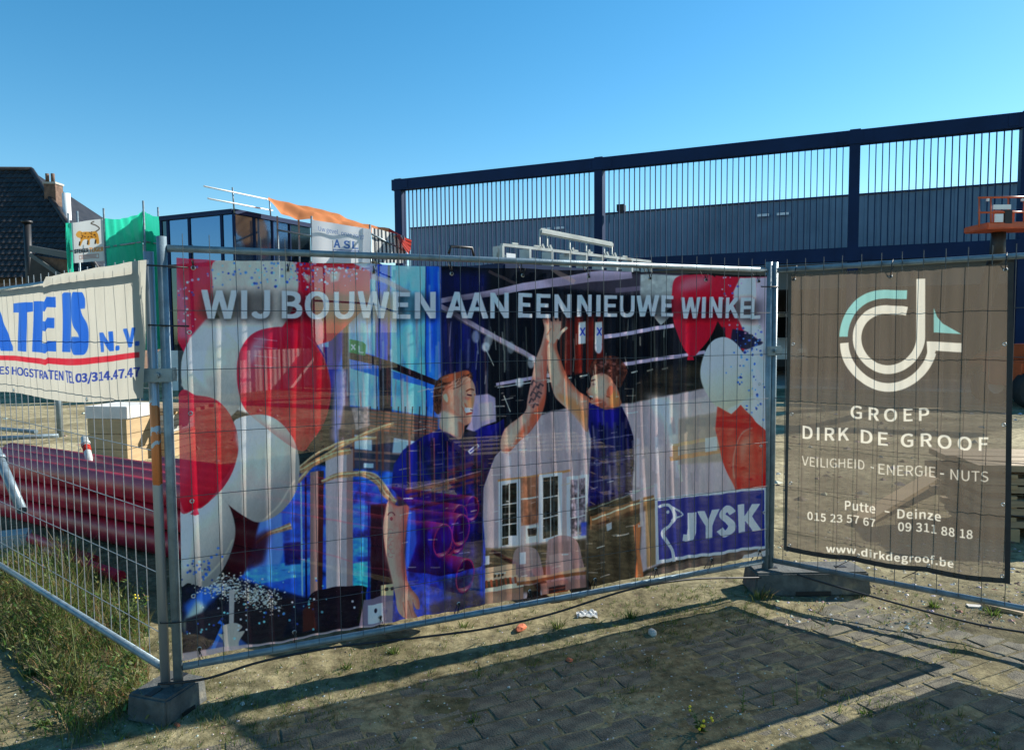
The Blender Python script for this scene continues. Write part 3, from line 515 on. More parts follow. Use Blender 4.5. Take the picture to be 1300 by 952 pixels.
    # tube held at the waist
    c.poly([(750, 656), (830, 628), (834, 642), (810, 650), (750, 673)], (138, 104, 74), blur=.4); c.poly([(750, 668), (834, 638), (834, 644), (752, 675)], (66, 42, 34), .85, blur=.8); c.line([(752, 660), (832, 632)], 1.8, (232, 214, 190), .9, blur=.4); c.line([(748, 648), (832, 616)], 1.2, (150, 170, 160), .7)
    c.line([(815, 632), (815, 668), (810, 668)], 5, (190, 182, 184), .8); c.poly([(770, 666), (777, 663), (777, 672), (771, 675)], (170, 180, 190), .9)
    c.poly([(820, 640), (832, 632), (832, 716), (822, 722)], (120, 96, 62), .8, blur=.6); c.poly([(812, 736), (834, 722), (980, 690), (980, 716), (816, 742)], (104, 88, 84), .85, tex=(.4, 14, 5)); c.poly([(945, 706), (978, 696), (978, 712), (940, 716)], (190, 190, 196), .9)
    # ---- balloons left
    red = (214, 30, 62); redd = (176, 20, 46); wh = (206, 206, 200); whd = (152, 152, 150)
    c.poly([(222, 326), (285, 327), (262, 420), (235, 450), (224, 430)], (206, 40, 76), blur=.6, tex=(.15, 16, 12)); c.poly([(222, 340), (236, 380), (242, 430), (226, 430)], (232, 120, 152), .7, blur=2.5)
    c.poly([(262, 327), (440, 330), (470, 345), (470, 385), (420, 432), (395, 440), (300, 420)], (202, 26, 58), blur=.6, tex=(.18, 10, 20))
    c.poly([(278, 327), (364, 329), (377, 345), (378, 372), (365, 405), (345, 425), (300, 425), (275, 395), (270, 360)], (188, 182, 178), blur=.6, smooth=True, tex=(.06, 8, 14))
    c.poly([(262, 404), (340, 400), (345, 420), (380, 470), (330, 530), (300, 520), (230, 490), (240, 430)], (206, 204, 204), .95, blur=1)
    c.ell(272, 475, 42, 60, wh, col2=whd, gdir=((245, 440), (315, 520)), rot=-.1, tex=(.05, 14, 14)); c.poly([(246, 470), (250, 440), (262, 430), (256, 470), (268, 500)], (236, 240, 240), .6, smooth=True, blur=3)
    c.poly([(248, 492), (290, 462), (316, 520), (300, 524)], (150, 150, 150), .3, blur=5)
    c.ell(268, 484, 37, 3, (120, 120, 120), .12, blur=4)
    c.poly([(301, 470), (305, 445), (320, 424), (345, 416), (375, 418), (400, 436), (415, 465), (420, 500), (412, 535), (395, 562), (380, 572), (340, 545), (312, 520), (303, 495)], red, smooth=True, blur=.35, col2=redd, gdir=((315, 430), (410, 560)), tex=(.16, 7, 30))
    streaks(c, 310, 425, 412, 560, 34, [(240, 40, 40), (170, 16, 40), (230, 90, 110)], 1.5, 4, .45, 17); c.poly([(318, 432), (345, 420), (330, 470), (312, 500), (308, 470)], (226, 90, 120), .45, smooth=True, blur=5)
    c.arc(361, 493, 58, -20, 60, 1.2, (236, 130, 150), ry=76, al=.6, blur=.5)
    c.poly([(296, 540), (305, 530), (330, 526), (352, 533), (372, 556), (380, 585), (377, 620), (362, 645), (333, 663), (310, 656), (285, 636), (276, 620), (290, 600), (302, 575)], wh, smooth=True, blur=.35, col2=(160, 160, 158), gdir=((310, 540), (345, 655)), tex=(.05, 10, 30))
    c.poly([(312, 640), (338, 620), (372, 585), (374, 610), (350, 645), (333, 660)], (132, 134, 138), .5, smooth=True, blur=5); c.line([(334, 662), (355, 640), (374, 610)], 2, (226, 222, 206), .8, smooth=True, blur=.7)
    c.poly([(228, 640), (236, 650), (262, 640), (277, 625), (292, 645), (299, 675), (292, 705), (278, 732), (262, 745), (240, 740), (228, 736)], wh, smooth=True, blur=.35, col2=(140, 140, 142), gdir=((235, 650), (290, 720))); c.line([(256, 738), (280, 715), (296, 685)], 2, (216, 212, 190), .8, smooth=True, blur=.7); c.poly([(232, 660), (245, 660), (240, 720), (232, 722)], (236, 236, 230), .6, blur=3)
    c.poly([(226, 506), (250, 502), (275, 508), (293, 528), (303, 560), (298, 592), (283, 620), (262, 640), (250, 646), (226, 640)], (222, 36, 66), smooth=True, blur=.35, col2=(196, 26, 54), gdir=((235, 520), (295, 600)), tex=(.12, 9, 16)); c.poly([(262, 520), (285, 540), (290, 580), (275, 600), (270, 560)], (150, 10, 30), .45, smooth=True, blur=5); c.poly([(230, 520), (244, 512), (240, 600), (230, 620)], (236, 96, 120), .5, blur=4)
    c.poly([(246, 642), (251, 646), (253, 653), (248, 655), (242, 653), (246, 649)], red)
    for bl_, cdk, chl in (([(301, 470), (305, 445), (320, 424), (345, 416), (375, 418), (400, 436), (415, 465), (420, 500), (412, 535), (395, 562), (380, 572), (340, 545), (312, 520), (303, 495)], (120, 6, 26), (244, 110, 130)),
                          ([(296, 540), (305, 530), (330, 526), (352, 533), (372, 556), (380, 585), (377, 620), (362, 645), (333, 663), (310, 656), (285, 636), (276, 620), (290, 600), (302, 575)], (112, 112, 112), (244, 244, 240)),
                          ([(226, 506), (250, 502), (275, 508), (293, 528), (303, 560), (298, 592), (283, 620), (262, 640), (250, 646), (226, 640)], (130, 6, 28), (248, 120, 140)),
                          ([(228, 640), (236, 650), (262, 640), (277, 625), (292, 645), (299, 675), (292, 705), (278, 732), (262, 745), (240, 740), (228, 736)], (112, 112, 112), (244, 244, 240))): c.form(bl_, cdk, .5, (9, 8), 8, True, chl)
    c.poly([(318, 440), (330, 428), (338, 432), (326, 452), (318, 462)], (250, 170, 185), .6, smooth=True, blur=2.2); c.poly([(300, 552), (312, 540), (318, 546), (306, 572)], (248, 248, 246), .6, smooth=True, blur=2)
    for y in (433, 443, 455, 467): c.line([(322, y - 4), (352, y)], 1.1, (240, 200, 205), .5)
    confetti(c, [(290, 345), (330, 348), (360, 350), (350, 335), (385, 342)], 90, 16, 9, [(50, 100, 190), (60, 130, 200), (120, 190, 220), (40, 70, 160)], .8, 2, 1)
    confetti(c, [(390, 340), (410, 345), (430, 350), (400, 355), (445, 345), (235, 375), (238, 400)], 110, 12, 9, [(240, 220, 226), (200, 140, 190), (170, 190, 220), (70, 90, 170), (250, 245, 245)], .7, 2, 2)
    confetti(c, [(250, 722), (262, 726), (270, 715)], 36, 13, 9, [(40, 90, 190), (50, 110, 200), (140, 210, 230), (40, 60, 130)], .8, 2, 9)
    for q in [[(418, 346), (433, 344), (430, 356), (420, 358)], [(384, 350), (396, 348), (392, 360)]]: c.poly(q, (226, 210, 190), .7, blur=1)
    # ---- balloons right
    c.poly([(812, 348), (865, 349), (858, 385), (835, 402), (812, 385)], (168, 176, 178), blur=.6, tex=(.2, 10, 8)); c.poly([(828, 400), (850, 402), (838, 413)], (180, 184, 186))
    c.poly([(905, 350), (980, 352), (984, 450), (950, 450), (925, 432), (905, 400)], (202, 30, 60), blur=.5, tex=(.12, 9, 9)); c.poly([(935, 352), (955, 352), (960, 400), (985, 470), (960, 450), (932, 400), (928, 370)], (222, 212, 214), .95, blur=.6); c.poly([(955, 352), (985, 352), (985, 470), (972, 440), (958, 400)], (178, 178, 198), .95, blur=.8)
    c.poly([(856, 352), (875, 348), (900, 350), (912, 362), (914, 392), (905, 420), (890, 443), (877, 452), (862, 430), (853, 400), (852, 372)], (212, 30, 58), smooth=True, blur=.35, tex=(.08, 8, 8)); c.poly([(860, 368), (870, 352), (900, 352), (890, 364)], (236, 150, 160), .6, smooth=True, blur=3); c.poly([(874, 450), (879, 450), (881, 457), (873, 457)], red)
    c.poly([(915, 415), (945, 420), (968, 435), (958, 445), (930, 440)], (26, 30, 66), .95, blur=.6); c.poly([(918, 405), (930, 404), (927, 432), (921, 436)], (206, 30, 56), blur=.4)
    c.poly([(940, 450), (975, 440), (984, 480), (984, 545), (960, 540), (942, 500)], (180, 196, 214), .95, smooth=True, blur=.6)
    c.poly([(890, 470), (898, 440), (915, 428), (932, 434), (948, 458), (956, 500), (952, 520), (930, 524), (910, 515), (895, 495)], (186, 200, 212), smooth=True, blur=.35, col2=(176, 178, 160), gdir=((910, 440), (930, 520)))
    c.poly([(925, 520), (960, 500), (985, 530), (985, 570), (950, 560)], (190, 194, 190), .9, blur=1)
    c.poly([(912, 516), (930, 526), (942, 514), (960, 535), (976, 548), (980, 570), (980, 614), (935, 622), (918, 585), (910, 545)], (206, 52, 46), smooth=False, blur=.4, tex=(.15, 20, 4)); c.ell(958, 592, 27, 50, (214, 66, 54), .95, rot=.1, tex=(.12, 18, 4)); c.arc(958, 592, 26, 95, 215, 1.6, (244, 170, 156), ry=49, al=.7, blur=.6); c.poly([(940, 570), (946, 556), (956, 552), (950, 568), (944, 590)], (240, 150, 132), .55, smooth=True, blur=2.5); c.poly([(932, 608), (980, 600), (980, 616), (936, 622)], (176, 12, 24), .7, blur=1.5)
    confetti(c, [(950, 440), (945, 455), (955, 475), (962, 500), (970, 520)], 70, 9, 14, [(50, 110, 200), (90, 150, 220), (40, 70, 150)], .8, 1.8, 3); confetti(c, [(930, 370), (922, 360), (925, 400), (955, 425)], 40, 7, 10, [(240, 220, 230), (200, 150, 190), (90, 110, 190)], .7, 1.6, 4)
    c.line([(962, 470), (968, 500), (975, 545)], [2, 5, 2], (240, 240, 245), .7, blur=1); c.line([(950, 352), (953, 380)], 3, (250, 240, 240), .6, blur=1)
    # ---- glints off the mesh painted as broken dashes; silhouettes of the stacked furniture
    rr_ = random.Random(77)
    for i in range(150):
        x = rr_.uniform(505, 810); y = rr_.uniform(480, 740)
        if 560 < x < 610 and y < 545: continue
        L_ = rr_.uniform(3, 16); c.line([(x, y), (x + L_, y - L_ * rr_.uniform(.02, .28))], rr_.uniform(.7, 1.6), rr_.choice([(236, 232, 226), (206, 196, 190), (170, 160, 150)]), rr_.uniform(.35, .85), blur=.25)
    for x, y0, y1 in [(518, 566, 624), (531, 560, 632), (549, 556, 640), (566, 560, 622), (588, 566, 632), (603, 556, 640)]: c.line([(x, y0), (x + 1, y1)], 3, (20, 18, 40), .7, blur=.6); c.line([(x + 2.2, y0), (x + 3.2, y1)], 1.3, (158, 90, 74), .75, blur=.3)
    c.line([(515, 626), (560, 616), (612, 602)], 5, (120, 58, 46), .75, blur=.8); c.line([(515, 622), (560, 612), (612, 598)], 1.2, (226, 186, 160), .7, blur=.4); c.line([(520, 648), (600, 628)], 4, (26, 22, 52), .8, blur=1)
    for y in (588, 598, 640, 652, 664): c.line([(528, y), (612, y - 12)], 2, (96, 92, 104), .45, blur=.6)
    for x in (752, 762, 771, 781, 791): c.line([(x, 536), (x + 1, 618)], 3.4, (70, 78, 104) if x % 2 else (18, 20, 56), .6, blur=.7)
    for y in (560, 590, 612): c.line([(750, y), (803, y - 8)], 1.6, (150, 150, 166), .5, blur=.4)
    for i in range(46): x = rr_.uniform(640, 900); y = rr_.uniform(515, 640); c.line([(x, y), (x + rr_.uniform(-2, 3), y + rr_.uniform(8, 40))], rr_.uniform(1, 3.5), rr_.choice([(226, 214, 210), (128, 116, 124), (196, 176, 170)]), .4, blur=.8)
    for i in range(30): x = rr_.uniform(560, 850); y = rr_.uniform(400, 500); c.line([(x, y), (x + rr_.uniform(-3, 4), y + rr_.uniform(10, 34))], rr_.uniform(.7, 1.6), (196, 200, 190), .55, blur=.3)
    # ---- headline
    words = [('WIJ', 256, 343, 367, 405), ('BOUWEN', 358, 553, 368.5, 405), ('AAN', 567, 646, 370, 404), ('EEN', 658, 725, 372, 403.5), ('NIEUWE', 733, 854, 374, 402.5), ('WINKE', 863, 951, 376.5, 404), ('L', 949.5, 963, 379, 405)]
    for wd, x0_, x1_, yt, yb in words:
        c.poly([(x0_ - 3, yt + 2), (x1_ + 3, yt + 2), (x1_ + 3, yb + 3), (x0_ - 3, yb + 3)], (12, 10, 14), .42, blur=5)
    for wd, x0_, x1_, yt, yb in words:
        q = [(x0_, yt), (x1_, yt + .8), (x1_, yb - .4), (x0_, yb)]
        c.text(wd, q, (214, 216, 228), bold=.034, spacing=1.02, blur=.2, glow=((14, 10, 16), 4, (1, 3), 1.0))
    for wd, x0_, x1_, yt, yb in words:
        q = [(x0_, yt), (x1_, yt + .8), (x1_, yb - .4), (x0_, yb)]
        c.text(wd, q, (240, 242, 250), bold=.034, spacing=1.02, blur=.2, tex=(.14, 14, 22), col2=(178, 200, 232) if x0_ > 560 else (206, 208, 224), gdir=((0, 365), (6, 408)))
    # ---- logo panel
    c.poly([(832, 633), (974, 618), (973, 696), (833, 716)], (222, 222, 234)); c.poly([(836, 636), (971, 621.5), (970, 693), (837, 711)], (26, 42, 128))
    c.line([(837, 644), (843, 641), (850, 642), (856, 650), (857, 659), (851, 667), (844, 672), (842, 679), (848, 690), (854, 700), (856, 714)], [3, 3.5, 4, 4, 4.2, 4, 4, 4.2, 4.2, 4.4, 4.4], (222, 224, 238), smooth=True)
    c.line([(852, 643), (862, 649), (868, 654)], [2.5, 2.5, 1.6], (222, 224, 238)); c.line([(868, 654), (858, 658), (853, 662)], [1.6, 2.5, 2.5], (222, 224, 238)); c.ell(848, 650, 2.3, 2.3, (222, 224, 238))
    L = (226, 228, 238)
    c.poly([(874, 652), (884.5, 650.5), (883.5, 676), (880, 686), (872, 689), (866, 687), (867.5, 679), (873, 680), (874, 672)], L)
    c.poly([(886, 650), (895, 649), (899, 660), (905, 647.5), (914, 646), (905.5, 668), (905, 683), (896, 684.5), (896, 668)], L)
    c.line([(931, 652), (926, 646.5), (920, 649), (918, 655), (925, 661), (930, 668), (927, 675), (920, 678), (914, 672)], 8.6, L, smooth=True)
    c.poly([(937, 641.5), (946, 640.5), (946, 656), (955, 640), (965, 639.5), (955, 656), (965.5, 672.5), (955.5, 675), (946.5, 662), (946.5, 676), (938, 677.5)], L)
    # light catching on the folds
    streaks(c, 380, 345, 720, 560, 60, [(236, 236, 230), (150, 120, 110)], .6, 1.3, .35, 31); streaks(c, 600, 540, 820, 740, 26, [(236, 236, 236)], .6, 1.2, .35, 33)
    return c
def art_right():
    c = Canvas(985, 318, 1300, 760, 2.6, (84, 76, 66)); Wt = (204, 197, 180); Tl = (128, 176, 168)
    c.a *= 1 + .10 * (fbm(c.X / 22, c.Y / 90, 4, 9)[..., None] - .5)
    cx, cy = 1127.5, 429; ro, ri = 56.5, 37
    def ap(x, y, rx_, ry_, a0, a1): t_ = np.radians(np.linspace(a0, a1, 48)); return [(x + rx_ * math.cos(q), y - ry_ * math.sin(q)) for q in t_]
    c.line([(1152, 373)] + ap(cx, cy, ro, 57.5, 90, 178), 11, Tl)
    c.line([(1152, 394), (1146, 392.5)] + ap(cx, cy, ri + 2, 38, 92, 270) + ap(cx, cy - 2, 42, 40, 274, 360) + [(1169.5, 415), (1169.5, 354)], 11, Wt)
    c.line(ap(cx + 1, cy + 6, ro, 54.5, 180, 347), 11, Wt); c.poly([(1177, 433.5), (1221, 433.5), (1221, 445), (1188.5, 445), (1186, 452), (1178, 450)], Wt)
    c.poly([(1186, 391), (1190, 402), (1197, 410), (1221, 422), (1186, 422)], Tl)
    def t(b, x0_, x1_, yl, yr, h, bold=.02, sp=1.0, col=Wt, hr=None): c.text(b, [(x0_, yl - h / 2), (x1_, yr - (hr or h) / 2), (x1_, yr + (hr or h) / 2), (x0_, yl + h / 2)], col, bold=bold, spacing=sp)
    t('GROEP', 1080, 1180, 523, 526, 17, .03, 1.15); t('DIRK', 1019, 1078, 547, 551, 16.5, .03, 1.1); t('DE', 1093, 1128, 553, 555, 17, .03, 1.1); t('GROOF', 1144, 1255, 557, 562, 17.5, .03, 1.15, hr=18)
    t('VEILIGHEID', 1018, 1098, 583, 589.5, 12, .004, col=(186, 178, 162)); t('-', 1106, 1110, 591, 592, 1.6, .01); t('ENERGIE', 1116, 1188, 592.5, 599, 13.5, .004, col=(186, 178, 162)); t('-', 1194, 1199, 600, 600, 1.6, .01); t('NUTS', 1207, 1255, 600, 603.5, 13.5, .004, col=(186, 178, 162))
    t('Putte', 1073, 1112, 641, 643.5, 12, .028, 1.04); t('-', 1124, 1130, 646, 647, 1.8, .01); t('Deinze', 1140, 1195, 649, 654.5, 12.5, .028, 1.04)
    t('015 23 57 67', 1025, 1112, 652.5, 661.5, 10.5, .024, 1.04); t('09 311 88 18', 1141, 1235, 665.5, 676, 11.5, .024, 1.04)
    t('www.dirkdegroof.be', 1049, 1211, 695, 714, 13.5, .028, 1.05, hr=15)
    return c
def art_left():
    c = Canvas(-70, 318, 195, 525, 2.6, (198, 196, 182)); Bl = (38, 98, 196); Rd = (198, 44, 60); Db = (44, 66, 150)
    c.a *= 1 + .07 * (fbm(c.X / 14, c.Y / 30, 4, 9)[..., None] - .5)
    def t(b, q, col, bold=.05, sp=1): c.text(b, q, col, bold=bold, spacing=sp)
    t('A', [(-40, 383), (17, 383), (17, 447), (-40, 446)], Bl, .06); t('T', [(17, 381), (41, 378), (41, 446), (17, 447)], Bl, .06); t('E', [(42, 377), (73, 377), (72, 446), (41, 446)], Bl, .06)
    t('I', [(80, 374), (91, 372), (91, 446), (80, 446)], Bl, .05); t('S', [(90, 370), (110, 371), (114, 449), (91, 450)], Bl, .06)
    t('N.', [(127, 422), (153, 420), (154, 446), (129, 447)], Bl, .05); t('V.', [(158, 419), (178, 418), (178, 442), (160, 445)], Bl, .05)
    c.poly([(-20, 452), (85, 453), (178, 450), (178, 457), (90, 461), (-20, 458)], Rd)
    t('ES HOGSTRATEN', [(0, 467), (82, 468), (82, 480), (0, 478)], Db, .03); t('TEL', [(85, 467), (95, 469), (96, 483), (86, 482)], Db, .02); t('03/314.47.47', [(98, 470), (179, 468), (179, 484), (98, 484)], Db, .035)
    c.poly([(-20, 340), (195, 320), (195, 336), (85, 347), (-20, 370)], (188, 188, 178), .25, blur=1)
    for x in (20, 52, 88, 128, 160): c.line([(x, 350), (x + 4, 420), (x + 2, 515)], 4, (176, 172, 158), .22, blur=3)
    return c
# ============================================================ THE PLACE
UP = Vector((0, 0, 1))
# fence corners on the ground (x, y)
PA = Vector((-1.515, 3.105, 0)); PB = Vector((1.672, 4.530, 0)); PL = Vector((-1.570, 3.098, 0))
DM = (PB - PA).normalized(); DR = Vector((.784, -.621, 0)).normalized(); DL = Vector((-.776, .631, 0)).normalized()
NM = Vector((DM.y, -DM.x, 0)); NR = Vector((DR.y, -DR.x, 0)); NL = Vector((-DL.y, DL.x, 0))   # all point to the camera side
ZB, ZT = .20, 2.07

# ------------------------------------------------------------ ground
def height(x, y):
    n = (fbm(x * 1.3 + 40, y * 1.3 + 40, 4, 1) - .5) * .05 + (fbm(x * 9 + 9, y * 9 + 3, 3, 2) - .5) * .016 + (fbm(x * 40 + 9, y * 40 + 3, 2, 6) - .5) * .006
    d = (x - PA.x) * NM.x + (y - PA.y) * NM.y                       # metres in front of the main fence line
    dr = (x - PB.x) * NR.x + (y - PB.y) * NR.y
    f = np.clip((np.minimum(d, dr + .35) - .16) / .22, 0, 1) * np.clip((x + 2.1 + (3.0 - y) * .6) / .5, 0, 1)   # paved part
    f = f * np.clip((4.9 - x) / .3, 0, 1)
    pav = -.0050 + np.clip((fbm(x * 2.6 + 3, y * 2.6 + 8, 4, 12) - .60), 0, .3) * .06 + (fbm(x * 30, y * 30, 2, 5) - .5) * .004
    far = np.clip((np.hypot(x, y) - 9) / 20, 0, 1); rough = n + .004 + far * (fbm(x * .25, y * .25, 3, 4) - .5) * .12
    far2 = np.clip((np.hypot(x, y) - 60) / 40, 0, 1)
    return rough * (1 - f) * (1 - far2) + pav * f
def h1(x, y): return float(height(np.array([x]), np.array([y]))[0])
def axis(a, b, st, lo, hi, g=1.13):
    v = list(np.arange(a, b, st)); s = st; p = a; L = []
    while p > lo: s *= g; p -= s; L.append(p)
    s = st; p = v[-1]; R_ = []
    while p < hi: s *= g; p += s; R_.append(p)
    return np.array(L[::-1] + v + R_)
gx = axis(-4.4, 4.6, .022, -900, 900); gy = axis(1.9, 6.6, .022, -60, 1500)
GX, GY = np.meshgrid(gx, gy); GZ = height(GX, GY); nx, ny = len(gx), len(gy)
V = np.stack([GX, GY, GZ], -1).reshape(-1, 3).astype(np.float32)
ii = (np.arange(ny - 1)[:, None] * nx + np.arange(nx - 1)[None, :]).ravel(); Q = np.stack([ii, ii + 1, ii + nx + 1, ii + nx], 1).astype(np.int32)
me = bpy.data.meshes.new('ground'); me.vertices.add(len(V)); me.vertices.foreach_set('co', V.ravel()); me.loops.add(Q.size); me.loops.foreach_set('vertex_index', Q.ravel())
me.polygons.add(len(Q)); me.polygons.foreach_set('loop_start', np.arange(0, Q.size, 4, dtype=np.int32)); me.polygons.foreach_set('loop_total', np.full(len(Q), 4, np.int32)); me.update(calc_edges=True)
g = NT('sandy_soil'); p = g.n('BsdfPrincipled', Roughness=.92); p.inputs['Specular IOR Level'].default_value = .2
tc = g.n('TexCoord'); n1 = g.n('TexNoise', Scale=.9, Detail=8.0, Roughness=.62); n2 = g.n('TexNoise', Scale=14.0, Detail=6.0, Roughness=.7); n3 = g.n('TexVoronoi', Scale=85.0)
for q in (n1, n2, n3): g.l(tc.outputs['Object'], q.inputs['Vector'])
r = g.n('ValToRGB'); e = r.color_ramp.elements; e[0].position = .3; e[0].color = (.15, .13, .075, 1); e[1].position = .62; e[1].color = (.46, .415, .27, 1); k = e.new(.46); k.color = (.30, .265, .165, 1)
g.l(n1.outputs[0], r.inputs[0]); r2 = g.n('ValToRGB'); e = r2.color_ramp.elements; e[0].position = .36; e[0].color = (.42, .40, .36, 1); e[1].position = .62; e[1].color = (1.12, 1.1, 1.06, 1)
g.l(n2.outputs[0], r2.inputs[0]); mx = g.n('Mix', _data_type='RGBA', _blend_type='MULTIPLY'); mx.inputs[0].default_value = 1; g.l(r.outputs[0], mx.inputs[6]); g.l(r2.outputs[0], mx.inputs[7])
r3 = g.n('ValToRGB'); e = r3.color_ramp.elements; e[0].position = .0; e[0].color = (1, 1, 1, 1); e[1].position = .14; e[1].color = (0, 0, 0, 1)
n4 = g.n('TexNoise', Scale=40.0); g.l(tc.outputs['Object'], n4.inputs['Vector']); g.l(n3.outputs['Distance'], r3.inputs[0])
mx2 = g.n('Mix', _data_type='RGBA'); mul = g.n('Math', _operation='MULTIPLY'); g.l(r3.outputs[0], mul.inputs[0]); mul.inputs[1].default_value = .5; g.l(mul.outputs[0], mx2.inputs[0])
g.l(mx.outputs[2], mx2.inputs[6]); r4 = g.n('ValToRGB'); e = r4.color_ramp.elements; e[0].color = (.10, .09, .08, 1); e[1].color = (.62, .60, .56, 1); g.l(n4.outputs[0], r4.inputs[0]); g.l(r4.outputs[0], mx2.inputs[7])
n6 = g.n('TexNoise', Scale=2.2, Detail=7.0, Roughness=.65); g.l(tc.outputs['Object'], n6.inputs['Vector']); r6 = g.n('ValToRGB'); e = r6.color_ramp.elements; e[0].position = .52; e[0].color = (0, 0, 0, 1); e[1].position = .66; e[1].color = (.75, .75, .75, 1); g.l(n6.outputs[0], r6.inputs[0])
mx6 = g.n('Mix', _data_type='RGBA'); g.l(r6.outputs[0], mx6.inputs[0]); g.l(mx2.outputs[2], mx6.inputs[6]); mx6.inputs[7].default_value = (.085, .085, .04, 1)
sy = g.n('SeparateXYZ'); g.l(tc.outputs['Object'], sy.inputs[0]); mr = g.n('MapRange'); mr.inputs['From Min'].default_value = 4.6; mr.inputs['From Max'].default_value = 8.5; g.l(sy.outputs[1], mr.inputs['Value'])
r7 = g.n('ValToRGB'); r7.color_ramp.elements[0].color = (.70, .69, .62, 1); r7.color_ramp.elements[1].color = (1.1, 1.08, 1.05, 1); g.l(mr.outputs[0], r7.inputs[0])      # trodden brown earth by the fence, darkened also to deepen its shade; clean sand further in
mx7 = g.n('Mix', _data_type='RGBA', _blend_type='MULTIPLY'); mx7.inputs[0].default_value = 1; g.l(mx6.outputs[2], mx7.inputs[6]); g.l(r7.outputs[0], mx7.inputs[7]); g.l(mx7.outputs[2], p.inputs['Base Color']); bp = g.n('Bump', Strength=.7, Distance=.012); n5 = g.n('TexNoise', Scale=55.0, Detail=7.0, Roughness=.7); g.l(tc.outputs['Object'], n5.inputs['Vector']); g.l(n5.outputs[0], bp.inputs['Height']); g.l(bp.outputs[0], p.inputs['Normal']); g.l(p.outputs[0], g.out.inputs[0])
M['soil'] = g.m
ground = kind(mesh_obj('ground', me, M['soil'], smooth=True), 'structure', 'pale sandy soil with fine gravel')

# ------------------------------------------------------------ block paving in front of the fence
M['paver'] = mat('grey_brown_concrete_paver', (.12, .108, .078), .95, 0, .34, 16, 1.0, 110, dirt=((.18, .16, .105, 1), 5, .50))
pav = bpy.data.objects.new('pavement', None); COL.objects.link(pav); kind(pav, 'structure', 'worn concrete block paving in front of the fences')
pms = []
for i in range(8):
    bm = bmesh.new(); bx(bm, (0, 0, -.03), (.212, .102, .06)); bmesh.ops.bevel(bm, geom=[e for e in bm.edges if e.verts[0].co.z > -.01 and e.verts[1].co.z > -.01], offset=.006, segments=1, affect='EDGES')
    for v in bm.verts: v.co += Vector((rnd.uniform(-.002, .002), rnd.uniform(-.002, .002), rnd.uniform(-.001, .001)))
    m_ = bpy.data.meshes.new('paving_stone'); bm.to_mesh(m_); bm.free(); m_.materials.append(M['paver']); pms.append(m_)
cand = []
for j in range(-6, 60):
    for i in range(-24, 24):
        a = (i + (.5 if j % 2 else 0)) * .22; b = .18 + j * .11
        P_ = PA + DM * (a + 1.6) + NM * b
        if P_.y < 1.9 or P_.x < -2.6 or P_.x > 4.8: continue
        dr = (P_ - PB).dot(NR)
        if b < .16 or dr < -.10: continue
        if P_.x + 2.1 + (3.0 - P_.y) * .6 < 0: continue
        px, py = project_np(np.array(P_)); vis = -60 < px < 1360 and py < 1000
        cand.append((0 if vis else 1, P_.length, P_))
cand.sort(key=lambda t: t[:2])
ex_bm = bmesh.new()
for n_, (hid, _, P_) in enumerate(cand):
    z = rnd.gauss(-.0015, .0024); rz_ = math.atan2(DM.y, DM.x) + rnd.gauss(0, .012); rx_, ry_ = rnd.gauss(0, .010), rnd.gauss(0, .008)
    if n_ < 300:
        o = bpy.data.objects.new('paving_stone', rnd.choice(pms)); COL.objects.link(o); o.parent = pav; o.location = (P_.x, P_.y, z); o.rotation_euler = (rx_, ry_, rz_)
    else:
        MM = Matrix.Translation((P_.x, P_.y, z)) @ Matrix.Rotation(rz_, 4, 'Z') @ Matrix.Rotation(rx_, 4, 'X')
        t_ = bmesh.new(); t_.from_mesh(rnd.choice(pms)); t_.transform(MM); tm = bpy.data.meshes.new('t'); t_.to_mesh(tm); t_.free(); ex_bm.from_mesh(tm); bpy.data.meshes.remove(tm)
kind(fin('paving_stones', ex_bm, M['paver'], pav), 'stuff')

# ------------------------------------------------------------ navy open-slat screen and hall behind
A0 = Vector((-3.97, 25.0, 0)); A1 = Vector((12.80, 17.74, 0)); DS = (A1 - A0).normalized(); NS = Vector((DS.y, -DS.x, 0)); LS = (A1 - A0).length
hall = thing('shop_hall', 'navy steel shop hall with an open slatted screen running along its upper storey', 'building', A0)
def HL(s, off, z): return DS * s - NS * off + UP * z          # local to hall; off = behind the screen
B('beam', HL(-.1, 0, 6.76), HL(LS + 4.6, 0, 6.76), .30, .36, M['navy'], hall); B('beam', HL(-.1, 0, 3.68), HL(LS + 4.6, 0, 3.68), .34, .36, M['navy'], hall)
for s in (.12, 7.30, 14.37, 18.2): B('column', HL(s, .05, 0), HL(s, .05, 6.97), .34, .26, M['navy'], hall, up=DS)
for s in (.12, 7.30, 14.37, 18.2):
    for sg_ in ((-1, 1) if s > 1 else (1,)): BX('splice_plate', HL(s + sg_ * .32, -.157, 6.76), (.22, .012, .28), M['navy'], hall, Matrix((DS, -NS, UP)).transposed()); BX('splice_plate', HL(s + sg_ * .32, -.177, 3.68), (.22, .012, .28), M['navy'], hall, Matrix((DS, -NS, UP)).transposed())
bm = bmesh.new(); beam(bm, (0, 0, 0), (0, 0, 2.72), .05, .022, up=DS); slat = bpy.data.meshes.new('slat'); bm.to_mesh(slat); bm.free(); slat.materials.append(M['navy'])
s = .34
while s < LS + 4.4:
    if all(abs(s - c) > .2 for c in (.12, 7.30, 14.37, 18.2)):
        o = bpy.data.objects.new('slat', slat); COL.objects.link(o); o.parent = hall; o.location = HL(s, 0, 3.862)
    s += .158
